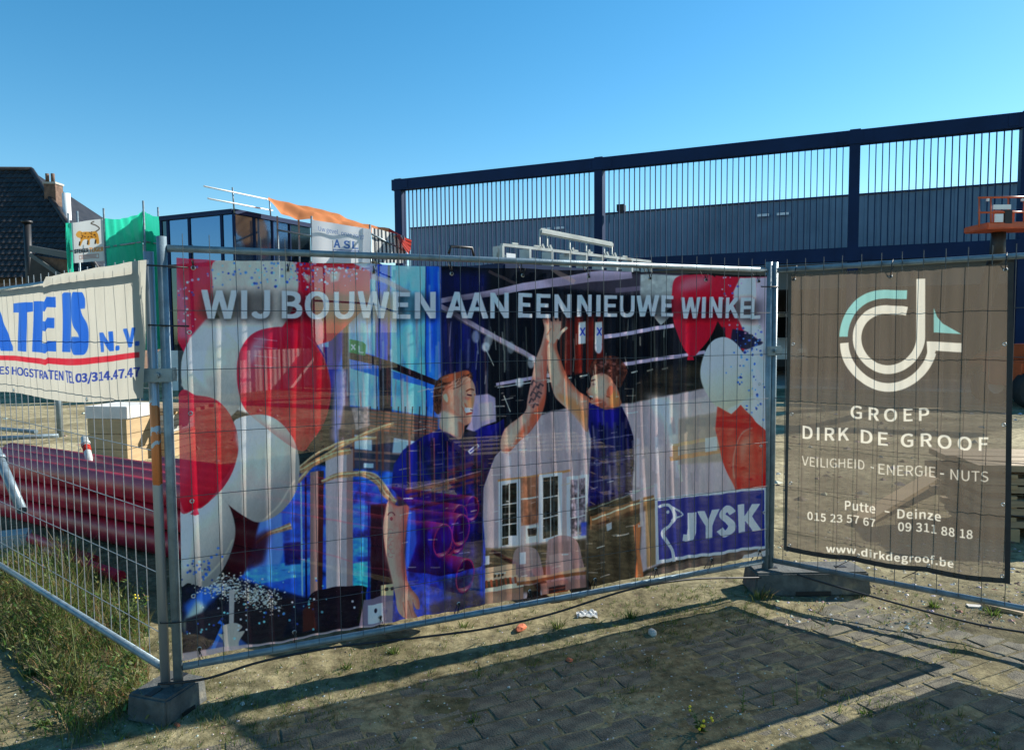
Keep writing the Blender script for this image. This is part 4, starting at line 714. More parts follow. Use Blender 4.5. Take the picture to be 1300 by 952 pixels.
# cladding wall behind: ribbed sheet
v = []; f = []; ws = []; s = -.6; k = 0; x = -4.1
while x < 24.6:
    ws += [(x, 0), (x + .30, 0), (x + .315, .03), (x + .385, .03)]; x += .40
for (s_, d_) in ws: v += [HL(s_, 7.6 + .0 - d_, 3.2), HL(s_, 7.6 - d_, 6.50)]
for i in range(len(ws) - 1): f.append((2 * i, 2 * i + 2, 2 * i + 3, 2 * i + 1))
pyd('cladding', v, f, M['wallblue'], hall); B('parapet_cap', HL(-4.1, 7.65, 6.53), HL(24.6, 7.65, 6.53), .25, .05, M['navy'], hall)
BXr = Matrix((DS, -NS, UP)).transposed()
for s_ in (2.75, 3.35, 11.55, 12.25): BX('skylight_vent', HL(s_, 7.45, 6.05 if s_ < 5 else 6.0), (.42, .10, .09), M['white'], hall, BXr)  # white boxes stand in for bright reflections on the cladding
BX('camera_housing', HL(7.9, .35, 5.45), (.22, .3, .2), M['black'], hall, BXr)
# deck, lower storey
BX('deck', HL(LS / 2 + 2, 3.95, 3.43), (LS + 4.6, 7.3, .12), M['fascia'], hall, BXr)
BX('fascia', HL(LS / 2 + 2, .42, 3.12), (LS + 4.6, .12, .62), M['fascia'], hall, BXr)
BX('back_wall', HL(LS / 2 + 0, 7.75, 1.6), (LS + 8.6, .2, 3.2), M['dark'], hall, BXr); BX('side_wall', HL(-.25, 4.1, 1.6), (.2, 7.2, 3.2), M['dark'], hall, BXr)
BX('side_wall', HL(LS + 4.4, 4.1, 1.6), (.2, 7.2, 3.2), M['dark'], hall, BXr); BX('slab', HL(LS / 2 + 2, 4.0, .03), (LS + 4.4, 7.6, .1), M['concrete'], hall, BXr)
for s_ in (9.2, 15.9): BX('wall_lamp', HL(s_, .33, 3.1), (.14, .12, .12), M['black'], hall, BXr)

# ------------------------------------------------------------ tiled house on the left
RB = 26.0
house = thing('tiled_house', 'house with a steep dark tiled hip roof rising behind the construction site', 'house', (-19, 28, 0))
def W(p): return Vector(p) - Vector((-19, 28, 0))
e0 = atY(-330, 352, RB); e1 = atY(130, 352, RB); e0.z = e1.z = 3.75; r1 = atY(40, 217, 30.0); r0 = r1 + Vector((-9, .0, .12)); back = Vector((e1.x + 0, 36, 3.75)); backl = Vector((e0.x, 36, 3.75))
def roofplane(name, a, b, c, d):      # a,b eave left,right; c,d ridge right,left
    pyd(name, [W(a), W(b), W(c), W(d)], [(0, 1, 2, 3)], M['rooftile'], house)
roofplane('roof_plane', e0, e1, r1, r0); pyd('roof_plane', [W(e1), W(back), W(r1)], [(0, 1, 2)], M['rooftile'], house); roofplane('roof_plane', back, backl, r0, r1)
# pantiles laid on the front slope: real curved tiles in one part
nrm = (e1 - e0).cross(r1 - e1).normalized(); nrm = nrm if nrm.z > 0 else -nrm
up_s = (nrm.cross((e1 - e0).normalized())); up_s = up_s if up_s.z > 0 else -up_s; ex = (e1 - e0).normalized(); SLh = (r1 - e1).dot(up_s)
V_ = []; F_ = []; cw, chh = .235, .30
for j in range(int(SLh / chh) + 1):
    tt = j * chh / SLh; xr = (e1 - e0).length + (r1 - e1).dot(ex) * tt
    for i in range(int(xr / cw) - 1, max(0, int(xr / cw) - 52), -1):
        o_ = e0 + ex * (i * cw) + up_s * (j * chh); b0 = len(V_)
        for a_, hgt in ((0, .01), (.06, .045), (.12, .05), (.18, .03), (.235, .01)):
            V_.append(W(o_ + ex * a_ + nrm * (hgt + .03))); V_.append(W(o_ + ex * a_ + up_s * (chh + .02) + nrm * hgt)); V_.append(W(o_ + ex * a_ + nrm * (hgt - .02)))
        for q in range(4): F_.append((b0 + 3 * q, b0 + 3 * q + 3, b0 + 3 * q + 4, b0 + 3 * q + 1)); F_.append((b0 + 3 * q + 2, b0 + 3 * q + 5, b0 + 3 * q + 3, b0 + 3 * q))
kind(pyd('roof_tiles', V_, F_, M['rooftile'], house), 'stuff')
T('ridge_tile', [W(r0 + UP * .05), W(r1 + UP * .05)], .11, M['rooftile'], house, 8); T('hip_tile', [W(r1 + UP * .05), W(e1 + UP * .05)], .10, M['rooftile'], house, 8)
BX('wall', W(((e0 + e1) / 2 + Vector((-.3, 4.6, 0))).to_3d() * 1 - Vector((0, 0, 1.95))), ((e1 - e0).length - 1.0, 8.8, 3.6), M['brick'], house)
ch = atY(69, 262, 29.0); c0 = W(ch)
chim = BX('chimney', c0 + Vector((0, 0, -.35)), (.46, .5, 2.4), M['brick'], house, bev=.01); BX('chimney_cap', (c0 + Vector((0, 0, .88))), (.52, .56, .08), M['concrete'], house)
for dx in (-.1, .12): T('chimney_pot', [c0 + Vector((dx, -.2, .9)), c0 + Vector((dx, -.2, 1.25))], .07, M['brick'], house, 8)
BX('flashing', c0 + Vector((.1, -.5, -1.25)), (.6, .06, .3), M['white'], house)
fl = atY(85, 270, 28.6); T('flue_pipe', [W(fl) + UP * -2.0, W(fl) + UP * .75], .15, M['white'], house, 14)
vp = atY(34.5, 290, 24.0); T('vent_pipe', [W(vp) + UP * -3.2, W(vp) + UP * .17], .115, M['navy'] if 0 else M['black'], house, 12); T('vent_cap', [W(vp) + UP * .17, W(vp) + UP * .25], .17, M['black'], house, 12)
# low side wing with its own gutter and gable
ga = atY(40, 316, 23.6); gb = atY(92, 325, 23.2); B('gutter', W(ga), W(gb), .18, .20, M['fascia'], house)
w1 = atY(42, 324, 23.5); w2 = atY(92, 358, 23.5); w3 = atY(38, 360, 23.5); w4 = atY(92, 331, 23.5)
pyd('wing_gable', [W(w1), W(w4), W(w2), W(w3)], [(0, 3, 2, 1)], M['brick'], house)
pyd('wing_roof', [W(w1 + Vector((0, -.1, .05))), W(w2 + Vector((.2, -.1, -.3))), W(w3 + Vector((0, -.1, -.3)))], [(0, 2, 1)], M['rooftile'], house); B('verge_board', W(w1 + Vector((0, -.15, 0))), W(w2 + Vector((0, -.15, 0))), .05, .12, M['fascia'], house)

# ------------------------------------------------------------ netted scaffold
Zs = 22.0
s0 = atY(88, 300, 23.0); s1 = atY(133, 300, 22.3); s2 = atY(183.5, 300, 21.4); s3 = atY(202, 300, 23.6)
for q in (s0, s1, s2, s3): q.z = 0
scf = thing('netted_scaffold', 'tube scaffold wrapped in green debris netting beside the tiled house', 'scaffold', s1)
def pole(par, name, a, b, r=.03, m='galv'): return T(name, [a - par.location, b - par.location], r, M[m], par, 8)
ztop = {0: atY(88, 283, 23.0).z, 1: atY(133, 277, 22.3).z, 2: atY(183.5, 268, 21.4).z, 3: atY(202, 275, 23.6).z}
for i, q in enumerate((s0, s1, s2, s3)): pole(scf, 'standard', q, q + UP * (ztop[i] + .3)); pole(scf, 'ledger', q + UP * (ztop[i] - .9), (s0, s1, s2, s3)[min(i + 1, 3)] + UP * (ztop[min(i + 1, 3)] - .9)) if i < 3 else None
pole(scf, 'ledger', s1 + UP * (ztop[1] - 1.9), s2 + UP * (ztop[2] - 1.9)); pole(scf, 'standard', s0 + Vector((.35, -.1, 0)), s0 + Vector((.35, -.1, ztop[0] + .35)))
for i in range(3):
    q = (s0 + s3) / 2 + (s3 - s0) * (i - 1) * .3 + UP * (ztop[1] - 2.0 * 1); BX('scaffold_board', q - scf.location, (1.3, .25, .04), M['wood'], scf)
def netfn(a, b, za, zb, zlow, sag=.12, amp=.05, sd=0):
    n = (b - a).cross(UP).normalized()
    def fn(u, v):
        top = za * (1 - u) + zb * u - sag * math.sin(math.pi * u) * (v ** 3); p = a.lerp(b, u); z = zlow + (top - zlow) * v
        return p + UP * z + n * (amp * math.sin(u * 9 + v * 3 + sd) * math.sin(v * 7 + sd) + .03 * math.sin(u * 31 + v * 11)) - scf.location
    return fn
grid_obj('green_netting', netfn(s1, s2, ztop[1], ztop[2], 1.2), 34, 30, M['net'], scf); grid_obj('green_netting', netfn(s2, s3, ztop[2], ztop[3], 1.2, .05, .05, 2), 16, 30, M['net'], scf)
grid_obj('green_netting', netfn(s0 + Vector((-.12, 0, 0)), s0.lerp(s1, .12), ztop[0], ztop[0], 1.2, .02), 6, 24, M['net'], scf)
cs = Canvas(0, 0, 42, 50, 5, (205, 206, 204)); cs.poly([(0, 26), (42, 22), (42, 50), (0, 50)], (190, 190, 190), .2)
for pts in ([(8, 18), (14, 13), (26, 14), (32, 14), (35, 18), (36, 28), (33, 29), (31, 23), (25, 23), (24, 29), (21, 29), (21, 23), (15, 23), (11, 29), (9, 29), (11, 21)],): cs.poly(pts, (196, 136, 52), smooth=True)
cs.poly([(5, 15), (9, 11), (14, 13), (13, 18), (8, 19)], (206, 150, 70), smooth=True); cs.line([(33, 14), (37, 11), (33, 7), (27, 4), (31, 2)], 1.2, (70, 60, 50), smooth=True)
for i in range(26): cs.ell(rnd.uniform(10, 34), rnd.uniform(14, 21), .8, .6, (70, 44, 24))
for x in (10, 22, 32): cs.line([(x, 24), (x - 1, 29)], 1.8, (40, 30, 24))
cs.text('STEIGER', [(2, 33), (22, 33), (22, 38.5), (2, 38.5)], (30, 30, 34), .05); cs.text('TIJGER', [(23, 33), (41, 33), (41, 38.5), (23, 38.5)], (206, 120, 40), .05)
cs.poly([(8, 41), (35, 41), (35, 46), (8, 46)], (150, 100, 90)); cs.poly([(8.6, 41.6), (34.4, 41.6), (34.4, 45.4), (8.6, 45.4)], (205, 206, 204))
for y in (42.6, 44.2): cs.line([(11, y), (32, y)], .5, (120, 60, 50))
sb = s0.lerp(s1, .12) + Vector((0, -.08, 0)); se = s1 + Vector((0, -.08, 0)); zl_ = atY(110, 333, 22.6).z
sg = grid_obj('scaffold_banner', lambda u, v: sb.lerp(se, u) + UP * (zl_ + (ztop[0] * (1 - u) + ztop[1] * u - .03 - zl_) * v) + Vector((0, .02 * math.sin(u * 8), 0)), 12, 12, cloth('scaffold_banner_print', (1, 1, 1), .35, 0, canvas_img('scaffold_print', cs)))
tag(sg, 'white banner with a leopard drawing hung on the green netted scaffold', 'banner')

# ------------------------------------------------------------ glazed building with flat roof
g0 = atY(205, 300, 21.2); g1 = atY(297.5, 300, 20.0); g2 = atY(394, 300, 22.8)
for q in (g0, g1, g2): q.z = 0
zt = 1.7 + 3.42
glz = thing('glazed_building', 'flat roofed glazed building in black frames beside the green scaffold', 'building', g1)
def gl(p): return Vector(p) - glz.location
g4 = g0 + (g2 - g1) + Vector((0, 4, 0))
def wallrun(a, b, cuts, mats):
    d = b - a; n = d.cross(UP).normalized()
    for i in range(len(cuts) - 1):
        u0, u1 = cuts[i], cuts[i + 1]; p0 = a + d * u0; p1 = a + d * u1
        ms = .035
        fr = BX('window_frame', gl(p0 + UP * (zt / 2)), (.07, .07, zt), M['navy'], glz)
        B('window_pane', gl(p0 + UP * (zt - .75) + n * -.02), gl(p1 + UP * (zt - .75) + n * -.02), .03, 1.3, M[mats[i % len(mats)]], glz)
        B('window_pane', gl(p0 + UP * (zt - 2.6) + n * -.02), gl(p1 + UP * (zt - 2.6) + n * -.02), .03, 2.3, M['glassdark'], glz)
    B('roof_edge', gl(a + UP * (zt - .04)), gl(b + UP * (zt - .04)), .14, .13, M['navy'], glz); B('transom', gl(a + UP * (zt - 1.45)), gl(b + UP * (zt - 1.45)), .09, .1, M['black'], glz); B('wall', gl(a + UP * .6), gl(b + UP * .6), .12, 1.2, M['rend'], glz)
wallrun(g0, g1, [0, .10, .40, .84, 1.0], ['glassdark', 'glass', 'glass', 'glass']); wallrun(g1, g2, [0, .24, .47, .70, 1.0], ['glass', 'glass', 'glass', 'glassdark'])
bkr = g2 + Vector((-1.5, 4, 0)); bkl = g0 + Vector((-1.5, 4, 0))
pyd('roof', [gl(q + UP * (zt - .02)) for q in (g0, g1, g2, bkr, bkl)], [(0, 1, 2, 3, 4)], M['fascia'], glz)
pyd('wall', [gl(g2), gl(bkr), gl(bkr + UP * (zt - .05)), gl(g2 + UP * (zt - .05))], [(0, 1, 2, 3)], M['rend'], glz); pyd('wall', [gl(bkr), gl(bkl), gl(bkl + UP * (zt - .05)), gl(bkr + UP * (zt - .05))], [(0, 1, 2, 3)], M['rend'], glz); pyd('wall', [gl(bkl), gl(g0), gl(g0 + UP * (zt - .05)), gl(bkl + UP * (zt - .05))], [(0, 1, 2, 3)], M['rend'], glz)

# roof edge protection: white tubes on uprights
rl = thing('roof_guard_rail', 'thin white guard rails on uprights above the glazed building', 'guard rail', g1 + UP * zt)
def rp(px, py, Y): return atY(px, py, Y) - rl.location
T('rail', [rp(259, 236.5, 18.5), rp(343, 254, 21.5)], .022, M['white'], rl, 8); T('rail', [rp(264, 252, 18.5), rp(346, 267.5, 21.5)], .022, M['white'], rl, 8)
T('upright', [rp(295, 238, 19.85), rp(297.5, 271, 19.95)], .022, M['galv'], rl, 8); T('upright', [rp(342, 251, 21.3), rp(344, 279, 21.3)], .022, M['galv'], rl, 8)

# ------------------------------------------------------------ sheeted scaffold with orange tarpaulin
q0 = atY(396, 300, 20.5); q1 = atY(470, 300, 20.5); q2 = atY(514, 300, 22.5)
for q in (q0, q1, q2): q.z = 0
sc2 = thing('sheeted_scaffold', 'grey tube scaffold standing right of the glazed building', 'scaffold', q0)
za = atY(396, 279, 20.5).z
for q, zz in ((q0, za + .1), (q1, za - .15), (q2, za - .5), (q0 + Vector((.0, 1.2, 0)), za), (q1 + Vector((0, 1.2, 0)), za - .2)): pole(sc2, 'standard', q, q + UP * zz)
for dz in (.3, 1.3, 2.3):
    pole(sc2, 'ledger', q0 + UP * (za - dz), q1 + UP * (za - dz - .1)); pole(sc2, 'ledger', q1 + UP * (za - dz - .1), q2 + UP * (za - dz - .4))
for k in range(5):
    a = atY(352 + k * 9, 278, 21.0); a.z = 0; 
    if k in (0, 3): pole(sc2, 'standard', a + Vector((0, 0, 0)), a + UP * 5.1)
pole(sc2, 'ledger', atY(352, 292, 21.0), atY(396, 300, 20.6)); BX('scaffold_board', (q0 + q1) / 2 + UP * (za - 1.2) + Vector((0, .6, 0)) - q0, (1.9, 1.1, .05), M['wood'], sc2)
cv2 = Canvas(0, 0, 74, 52, 5, (222, 226, 230)); cb = (70, 110, 180)
cv2.text('Uw gevel, onze zorg!', [(8, 6), (66, 10), (66, 18), (8, 14)], (90, 120, 180), .0, .9); 
for ch_, x in (('A', 28), ('S', 40), ('L', 51)): cv2.text(ch_, [(x, 21), (x + 8, 21), (x + 8, 32), (x, 32)], cb, .03)
cv2.poly([(27, 34), (60, 34), (60, 44), (27, 44)], (60, 90, 160)); cv2.poly([(28, 35), (59, 35), (59, 43), (28, 43)], (222, 226, 230)); cv2.text('GEVELS', [(29, 36), (58, 36), (58, 42), (29, 42)], (60, 90, 160), .05)
tl_, tr_, br_, bl_ = [atY(x, y, Y) for x, y, Y in ((396, 279, 20.4), (470, 291, 20.4), (470, 334, 20.4), (396, 334, 20.4))]
o = grid_obj('sheet_banner', lambda u, v: bl_.lerp(br_, u).lerp(tl_.lerp(tr_, u), v) + Vector((0, .04 * math.sin(u * 13) * (1 - v * .5), 0)), 20, 10, cloth('sheet_banner_print', (1, 1, 1), .35, 0, canvas_img('sheet_print', cv2)))
tag(o, 'white sheet lettered in blue below the orange tarpaulin', 'banner')
cs3 = Canvas(0, 0, 44, 40, 4, (214, 214, 208))
for i in range(9): cs3.poly([(2 + i * 4.8, 0), (4 + i * 4.8, 0), (5 + i * 5, 40), (3 + i * 5, 40)], (50, 60, 70))
t2 = [atY(x, y, Y) for x, y, Y in ((472, 289, 20.7), (514, 300, 22.4), (514, 334, 22.4), (472, 334, 20.7))]
o = grid_obj('striped_sheet', lambda u, v: t2[3].lerp(t2[2], u).lerp(t2[0].lerp(t2[1], u), v) + Vector((0, .05 * math.sin(u * 17), 0)), 20, 8, cloth('striped_sheet_print', (1, 1, 1), .35, 0, canvas_img('striped_print', cs3)))
tag(o, 'white sheet with dark upright stripes under the red end of the tarpaulin', 'sheet')
top = [(340, 251), (362, 257), (385, 261), (403, 265), (425, 270), (440, 277), (460, 284), (478, 287), (495, 291), (510, 299), (523, 306)]
low = [(342, 254), (357, 271), (376, 279), (396, 278), (412, 285), (430, 289), (448, 288), (470, 297), (488, 295), (503, 300), (519, 323)]
def tarpfn(u, v):
    x = u * (len(top) - 1); i = min(int(x), len(top) - 2); t = x - i; Y = 20.2 + 1.9 * u
    a = atY(*(top[i][k] * (1 - t) + top[i + 1][k] * t for k in (0, 1)), Y + .75); b = atY(*(low[i][k] * (1 - t) + low[i + 1][k] * t for k in (0, 1)), Y - .15)
    p = b.lerp(a, v); return p + Vector((0, 0, .07 * math.sin(v * 6 + u * 13 + 2 * math.sin(u * 7)) * math.sin(v * 3.1) + .018 * math.sin(u * 47 + v * 9) * math.sin(u * 11)))
o = grid_obj('tarpaulin', tarpfn, 120, 16, M['tarp']); tag(o, 'crumpled orange tarpaulin draped over the scaffold top, red at its right end', 'tarpaulin')
o.data.materials.append(M['tarpred'])
for p_ in o.data.polygons:
    if (p_.index % 120) / 120 > .80: p_.material_index = 1

# ------------------------------------------------------------ grey lifting rack on a dark container
ka = atY(637, 311, 9.0); kb = atY(825, 329, 10.95); kb.z = ka.z - .04; rk_d = (kb - ka).normalized(); rk_n = Vector((rk_d.y, -rk_d.x, 0)).normalized(); kz = ka.z - .22; Lk = (kb - ka).length
cont = thing('site_container', 'dark steel site container standing behind the big shop banner', 'container', (ka.x, ka.y, 0))
BX('body', Vector(((kb - ka).x / 2, (kb - ka).y / 2, 0)) + rk_n * -.55 + UP * (kz / 2 + .03), (Lk + .7, 2.0, kz - .16), M['navy'], cont, Matrix((Vector((rk_d.x, rk_d.y, 0)).normalized(), -rk_n, UP)).transposed(), .02)
for i in range(16):
    q = rk_d * (i * .2 - .1) + rk_n * .46; BX('rib', Vector((q.x, q.y, kz / 2)), (.05, .05, kz - .3), M['navy'], cont)
rack = thing('steel_rack', 'pale grey steel rack of open bays with a hooped rail above it', 'rack', ka)
def rkp(s, off, z): return rk_d * s + rk_n * off + UP * z
rz_k = (kb.z - ka.z) / Lk
cuts = [0, .46, .86, 1.2, 1.53, 1.86, 2.18, 2.52, Lk]
for z, w_ in ((0, .05), (-.25, .05)):
    B('rail', rkp(0, .0, z), rkp(Lk, .0, z), w_, .035, M['steelgrey'], rack)
for s in cuts:
    s = min(s, Lk); B('divider', rkp(s, .03, -.125), rkp(s, -.16, -.125), .035, .23, M['steelgrey'], rack)
for a, b in zip(cuts, cuts[1:]): B('shelf_bar', rkp(a + .05, -.1, -.13), rkp(a + (b - a) * .62, -.1, -.13), .07, .04, M['steelgrey'], rack)
for a in (.17, .55, 1.28, 1.58, 2.33): B('handle', rkp(a, 0, .035), rkp(a + .1, 0, .035), .02, .02, M['steelgrey'], rack)
B('plate', rkp(.05, .03, -.15), rkp(.2, .03, -.15), .01, .1, M['white'], rack)
hz = .245; B('hoop_rail', rkp(.70, -.05, hz), rkp(2.17, -.05, hz - .06), .06, .085, M['steelgrey'], rack, .02)
for s, t_ in ((.70, 0), (.84, .2), (1.27, .35), (1.60, .2), (1.98, .35), (2.15, .2)):
    zt_ = hz - .06 * (s - .7) / 1.47; T('hanger', [rkp(s, -.05, zt_), rkp(s, -.05, .06), rkp(s + .02, -.02, .0)], .011, M['steelgrey'], rack, 6); B('hook', rkp(s + .0, 0, .07), rkp(s + .035, 0, .01), .02, .03, M['steelgrey'], rack)
# small dark loop further left on top
T('hoop', [rkp(-.75, -.1, -.16), rkp(-.72, -.1, -.07), rkp(-.4, -.1, -.06), rkp(-.36, -.1, -.18)], .018, M['black'], rack, 6)

# ------------------------------------------------------------ orange boom lift
lc = atY(1273, 300, 14.5); lift = thing('boom_lift', 'orange boom lift with a railed basket raised in front of the navy slats', 'boom lift', (lc.x + 1.5, 15.2, 0))
def lp(px, py, Y=14.5): return atY(px, py, Y) - lift.location
bk0, bk1 = lp(1240, 290), lp(1322, 289)
B('basket_floor', lp(1238, 290), lp(1324, 288), .75, .13, M['orange'], lift, .02)
for dy in (0, .72):
    for yy in (251, 270): T('basket_rail', [lp(1242, yy, 14.15 + dy), lp(1320, yy - 1, 14.15 + dy)], .02, M['orange'], lift, 8)
    for xx in (1243, 1258, 1280, 1300, 1320): T('basket_post', [lp(xx, 251, 14.15 + dy), lp(xx, 289, 14.15 + dy)], .016, M['orange'], lift, 8)
for xx in (1243, 1320):
    for yy in (251, 270): T('basket_rail', [lp(xx, yy, 14.15), lp(xx, yy, 14.87)], .02, M['orange'], lift, 8)
BX('control_box', lp(1277, 276, 14.2), (.14 * 1, .16, .26), M['black'], lift); BX('control_panel', lp(1268, 277, 14.1), (.16, .03, .16), M['white'], lift); BX('control_panel', lp(1272, 263, 14.1), (.34, .03, .09), M['white'], lift); BX('back_plate', lp(1274, 277, 14.3), (.42, .03, .3), M['orange'], lift)
for xx in (1254, 1298): BX('lamp', lp(xx, 254, 14.12), (.04, .04, .05), M['white'], lift)
T('boom', [lp(1268, 290, 14.7), lp(1266, 325, 14.85), Vector((-.7, 1.6, .9))], [.13, .15, .19], M['black'], lift, 8); T('boom', [Vector((-.7, 1.6, .9)), Vector((-.2, .2, 1.15))], .16, M['orange'], lift, 8)
BX('chassis', (0, 0, .72), (1.9, 1.3, .55), M['orange'], lift, bev=.05); BX('turret', (0, .1, 1.15), (1.2, 1.0, .35), M['orange'], lift, bev=.05)
for sx in (-.7, .7):
    for sy in (-.65, .65): w_ = T('wheel', [(sx, sy - .14, .4), (sx, sy + .14, .4)], .4, M['tyre'], lift, 20); T('rim', [(sx, sy - .15, .4), (sx, sy + .15, .4)], .18, M['white'], w_, 12)

# ------------------------------------------------------------ vans parked on the site
def make_van(label, loc, rz, text=None):
    v = thing('van', label, 'van', loc, rz); L, Wd, H = 5.2, 1.9, 2.3       # x forward
    prof = [(-2.6, .45), (-2.6, 2.15), (-2.45, 2.28), (1.15, 2.30), (1.45, 2.15), (2.0, 1.35), (2.55, 1.12), (2.62, .95), (2.62, .45)]
    bm = bmesh.new(); a = [bm.verts.new((x, -Wd / 2 + (.06 if z > 1.4 else 0), z)) for x, z in prof]; b = [bm.verts.new((x, Wd / 2 - (.06 if z > 1.4 else 0), z)) for x, z in prof]
    bm.faces.new(a); bm.faces.new(b[::-1])
    for i in range(len(a)): j = (i + 1) % len(a); bm.faces.new((a[j], a[i], b[i], b[j]))
    bmesh.ops.recalc_face_normals(bm, faces=bm.faces); bmesh.ops.bevel(bm, geom=list(bm.edges), offset=.05, segments=3, affect='EDGES'); fin('body', bm, M['white'], v, True)
    for s in (-1, 1):
        y = s * (Wd / 2 + .004); yi = s * (Wd / 2 - .03)
        pyd('side_window', [(1.02, y, 1.35), (1.85, y, 1.35), (1.42, yi, 1.98), (1.02, yi, 1.98)], [(0, 1, 2, 3)], M['glassdark'], v); BX('door_seam', (.98, y, 1.2), (.012, .006, 1.4), M['black'], v); BX('door_seam', (-.4, y, 1.25), (.012, .006, 1.5), M['black'], v)
        BX('sill_strip', (-.1, y, .62), (4.0, .03, .1), M['black'], v); BX('mirror', (1.75, s * 1.08, 1.42), (.1, .18, .26), M['black'], v, bev=.02); BX('headlight', (2.58, s * .75, .95), (.1, .26, .16), M['rim'], v, bev=.02); BX('rear_light', (-2.61, s * .86, 1.2), (.05, .1, .5), M['tarpred'], v)
        for x in (-1.65, 1.72): w_ = T('wheel', [(x, s * (Wd / 2 - .2), .34), (x, s * (Wd / 2 + .02), .34)], .34, M['tyre'], v, 24); T('rim', [(x, s * (Wd / 2 - .1), .34), (x, s * (Wd / 2 + .03), .34)], .21, M['rim'], w_, 16)
    pyd('windscreen', [(2.02, -.78, 1.40), (2.02, .78, 1.40), (1.50, .74, 2.10), (1.50, -.74, 2.10)], [(0, 1, 2, 3)], M['glassdark'], v)
    BX('bumper', (2.62, 0, .55), (.12, 1.8, .25), M['black'], v, bev=.03)
    if text:
        cv = Canvas(0, 0, 60, 26, 5, (205, 205, 203)); cv.text('Evers', [(6, 4), (46, 4), (46, 17), (6, 17)], (70, 90, 120), .03); cv.line([(4, 4), (12, 4)], 1.5, (190, 60, 70)); cv.text('INTERIEURBOUW', [(6, 19), (46, 19), (46, 22), (6, 22)], (150, 130, 120), .02)
        for s in (-1, 1):
            y = s * (Wd / 2 + .008); q = [(-2.2 * 1, y, 1.25), (-.6, y, 1.25), (-.6, y - s * .03, 2.0), (-2.2, y - s * .03, 2.0)]
            if s > 0: q = [q[1], q[0], q[3], q[2]]
            m_ = cloth('van_lettering', (1, 1, 1), 0, 0, canvas_img('van_print', cv)); o = pyd('lettering', q, [(0, 1, 2, 3)], m_, v); uv = o.data.uv_layers.new(name='uv'); uv.data.foreach_set('uv', [0, 0, 1, 0, 1, 1, 0, 1])
    return v
vw = gz(236, 487); make_van('white van lettered on its side, parked behind the red balloons banner', (vw.x + 1.75 - .1, vw.y + .9, 0), math.radians(182), True)
vw = gz(985, 482); make_van('plain white van seen in the gap between the two right banners', (vw.x + .15, vw.y + 2.7, 0), math.radians(-90))
# ------------------------------------------------------------ maroon pipes
pd = Vector((.865, -.50, 0)).normalized(); pn = Vector((-pd.y, pd.x, 0)); PR = .092
pref = Vector((-.30, 3.99, 0))                                # near ends are about here
pil = []
base = atY(232, 640, 4.95)
def pipe(i, label, off, z, s0_, s1_, r=PR):
    a = pref + pn * off + pd * s0_ + UP * z; b = pref + pn * off + pd * s1_ + UP * z
    t = thing('drain_pipe', label, 'pipe', a, 0, 'maroon plastic pipes stacked behind the fence')
    bm = bmesh.new(); n = 28; rings = []
    L = (b - a).length
    for (x, rr) in ((0, r), (L - .16, r), (L - .13, r + .009), (L, r + .009), (L, r - .008), (L - .16, r - .012), (.0, r - .012)):
        rings.append([bm.verts.new(pd * x + (pn * math.cos(2 * math.pi * k / n) + UP * math.sin(2 * math.pi * k / n)) * rr) for k in range(n)])
    for p_, q_ in zip(rings, rings[1:] + rings[:1]):
        for k in range(n): bm.faces.new((p_[k], p_[(k + 1) % n], q_[(k + 1) % n], q_[k]))
    bmesh.ops.recalc_face_normals(bm, faces=bm.faces); o = fin('barrel', bm, M['pipe'], t, True); t.rotation_euler = (0, 0, rnd.uniform(-.007, .007)); return t
rows = [(.10, [0, .205, .41, .615, .82]), (.294, [.01, .212, .42, .62]), (.488, [0, .208, .415]), (.682, [])]
names = ['bottom', 'middle', 'top', '']
place = ['at the front edge', 'second from the front', 'third from the front', 'fourth from the front', 'fifth from the front', 'at the back edge']
for j, (z, offs) in enumerate(rows):
    for i, o_ in enumerate(offs):
        dj = rnd.uniform(-.15, .15); pipe(0, 'maroon pipe in the %s row of the stack, %s' % (names[j], place[i]), o_ * 1.02, z, -5.9 + dj, dj - (1.5, .1, .02)[j] - i * .12)
pipe(0, 'maroon pipe lying apart on the ground behind the stack', 1.30, .10, -4.9, -.9); pipe(0, 'maroon pipe lying on top of the one behind the stack', 1.33, .294, -4.8, -.8)
for k, (x0_, y0_, x1_, y1_) in enumerate(((60, 700, 153, 732), (40, 683, 120, 712))):
    a = gz(x0_, y0_, .06); b = gz(x1_, y1_, .06)
    t = thing('pipe_offcut', ['short maroon pipe offcut lying in front of the stack behind weeds', 'maroon pipe offcut lying closer to the stack foot'][k], 'pipe', a); T('barrel', [Vector((0, 0, 0)), b - a], .04, M['pipe'], t, 16)
# cradle uprights and prop
def prop(name, label, cat, a, b, r, m='galv'):
    t = thing(name, label, cat, a); T('tube', [Vector((0, 0, 0)), b - a], r, M[m], t, 12); T('collar', [(b - a) * .8, (b - a) * .86], r * 1.3, M[m], t, 12); return t
a = atY(28, 648, 5.2); b = atY(-6, 570, 5.6); prop('steel_prop', 'leaning galvanised tube against the left end of the pipes', 'prop', a, b, .035)
a = atY(118, 604, 6.3); b = atY(107, 556, 6.7); t = prop('cradle_post', 'short pale post with a red and white band behind the pipes', 'post', a, b, .032, 'steelgrey'); T('band', [(b - a) * .62, (b - a) * .76], .036, M['tarpred'], t, 12); B('strut', (b - a) * .1, Vector((.10, -.06, -.09)), .025, .025, M['white'], t)
a.z = a.z
for i, (x, y, L_, lab) in enumerate(((12, 668, .5, 'grey concrete block lying at the left end of the pipe stack'),)):
    p_ = gz(x, y + 22); t = tag(BX('concrete_block', p_ + UP * .03, (.3, .25, .12), M['concrete'], None, Matrix.Rotation(.5, 3, 'Z'), .02), lab, 'block')

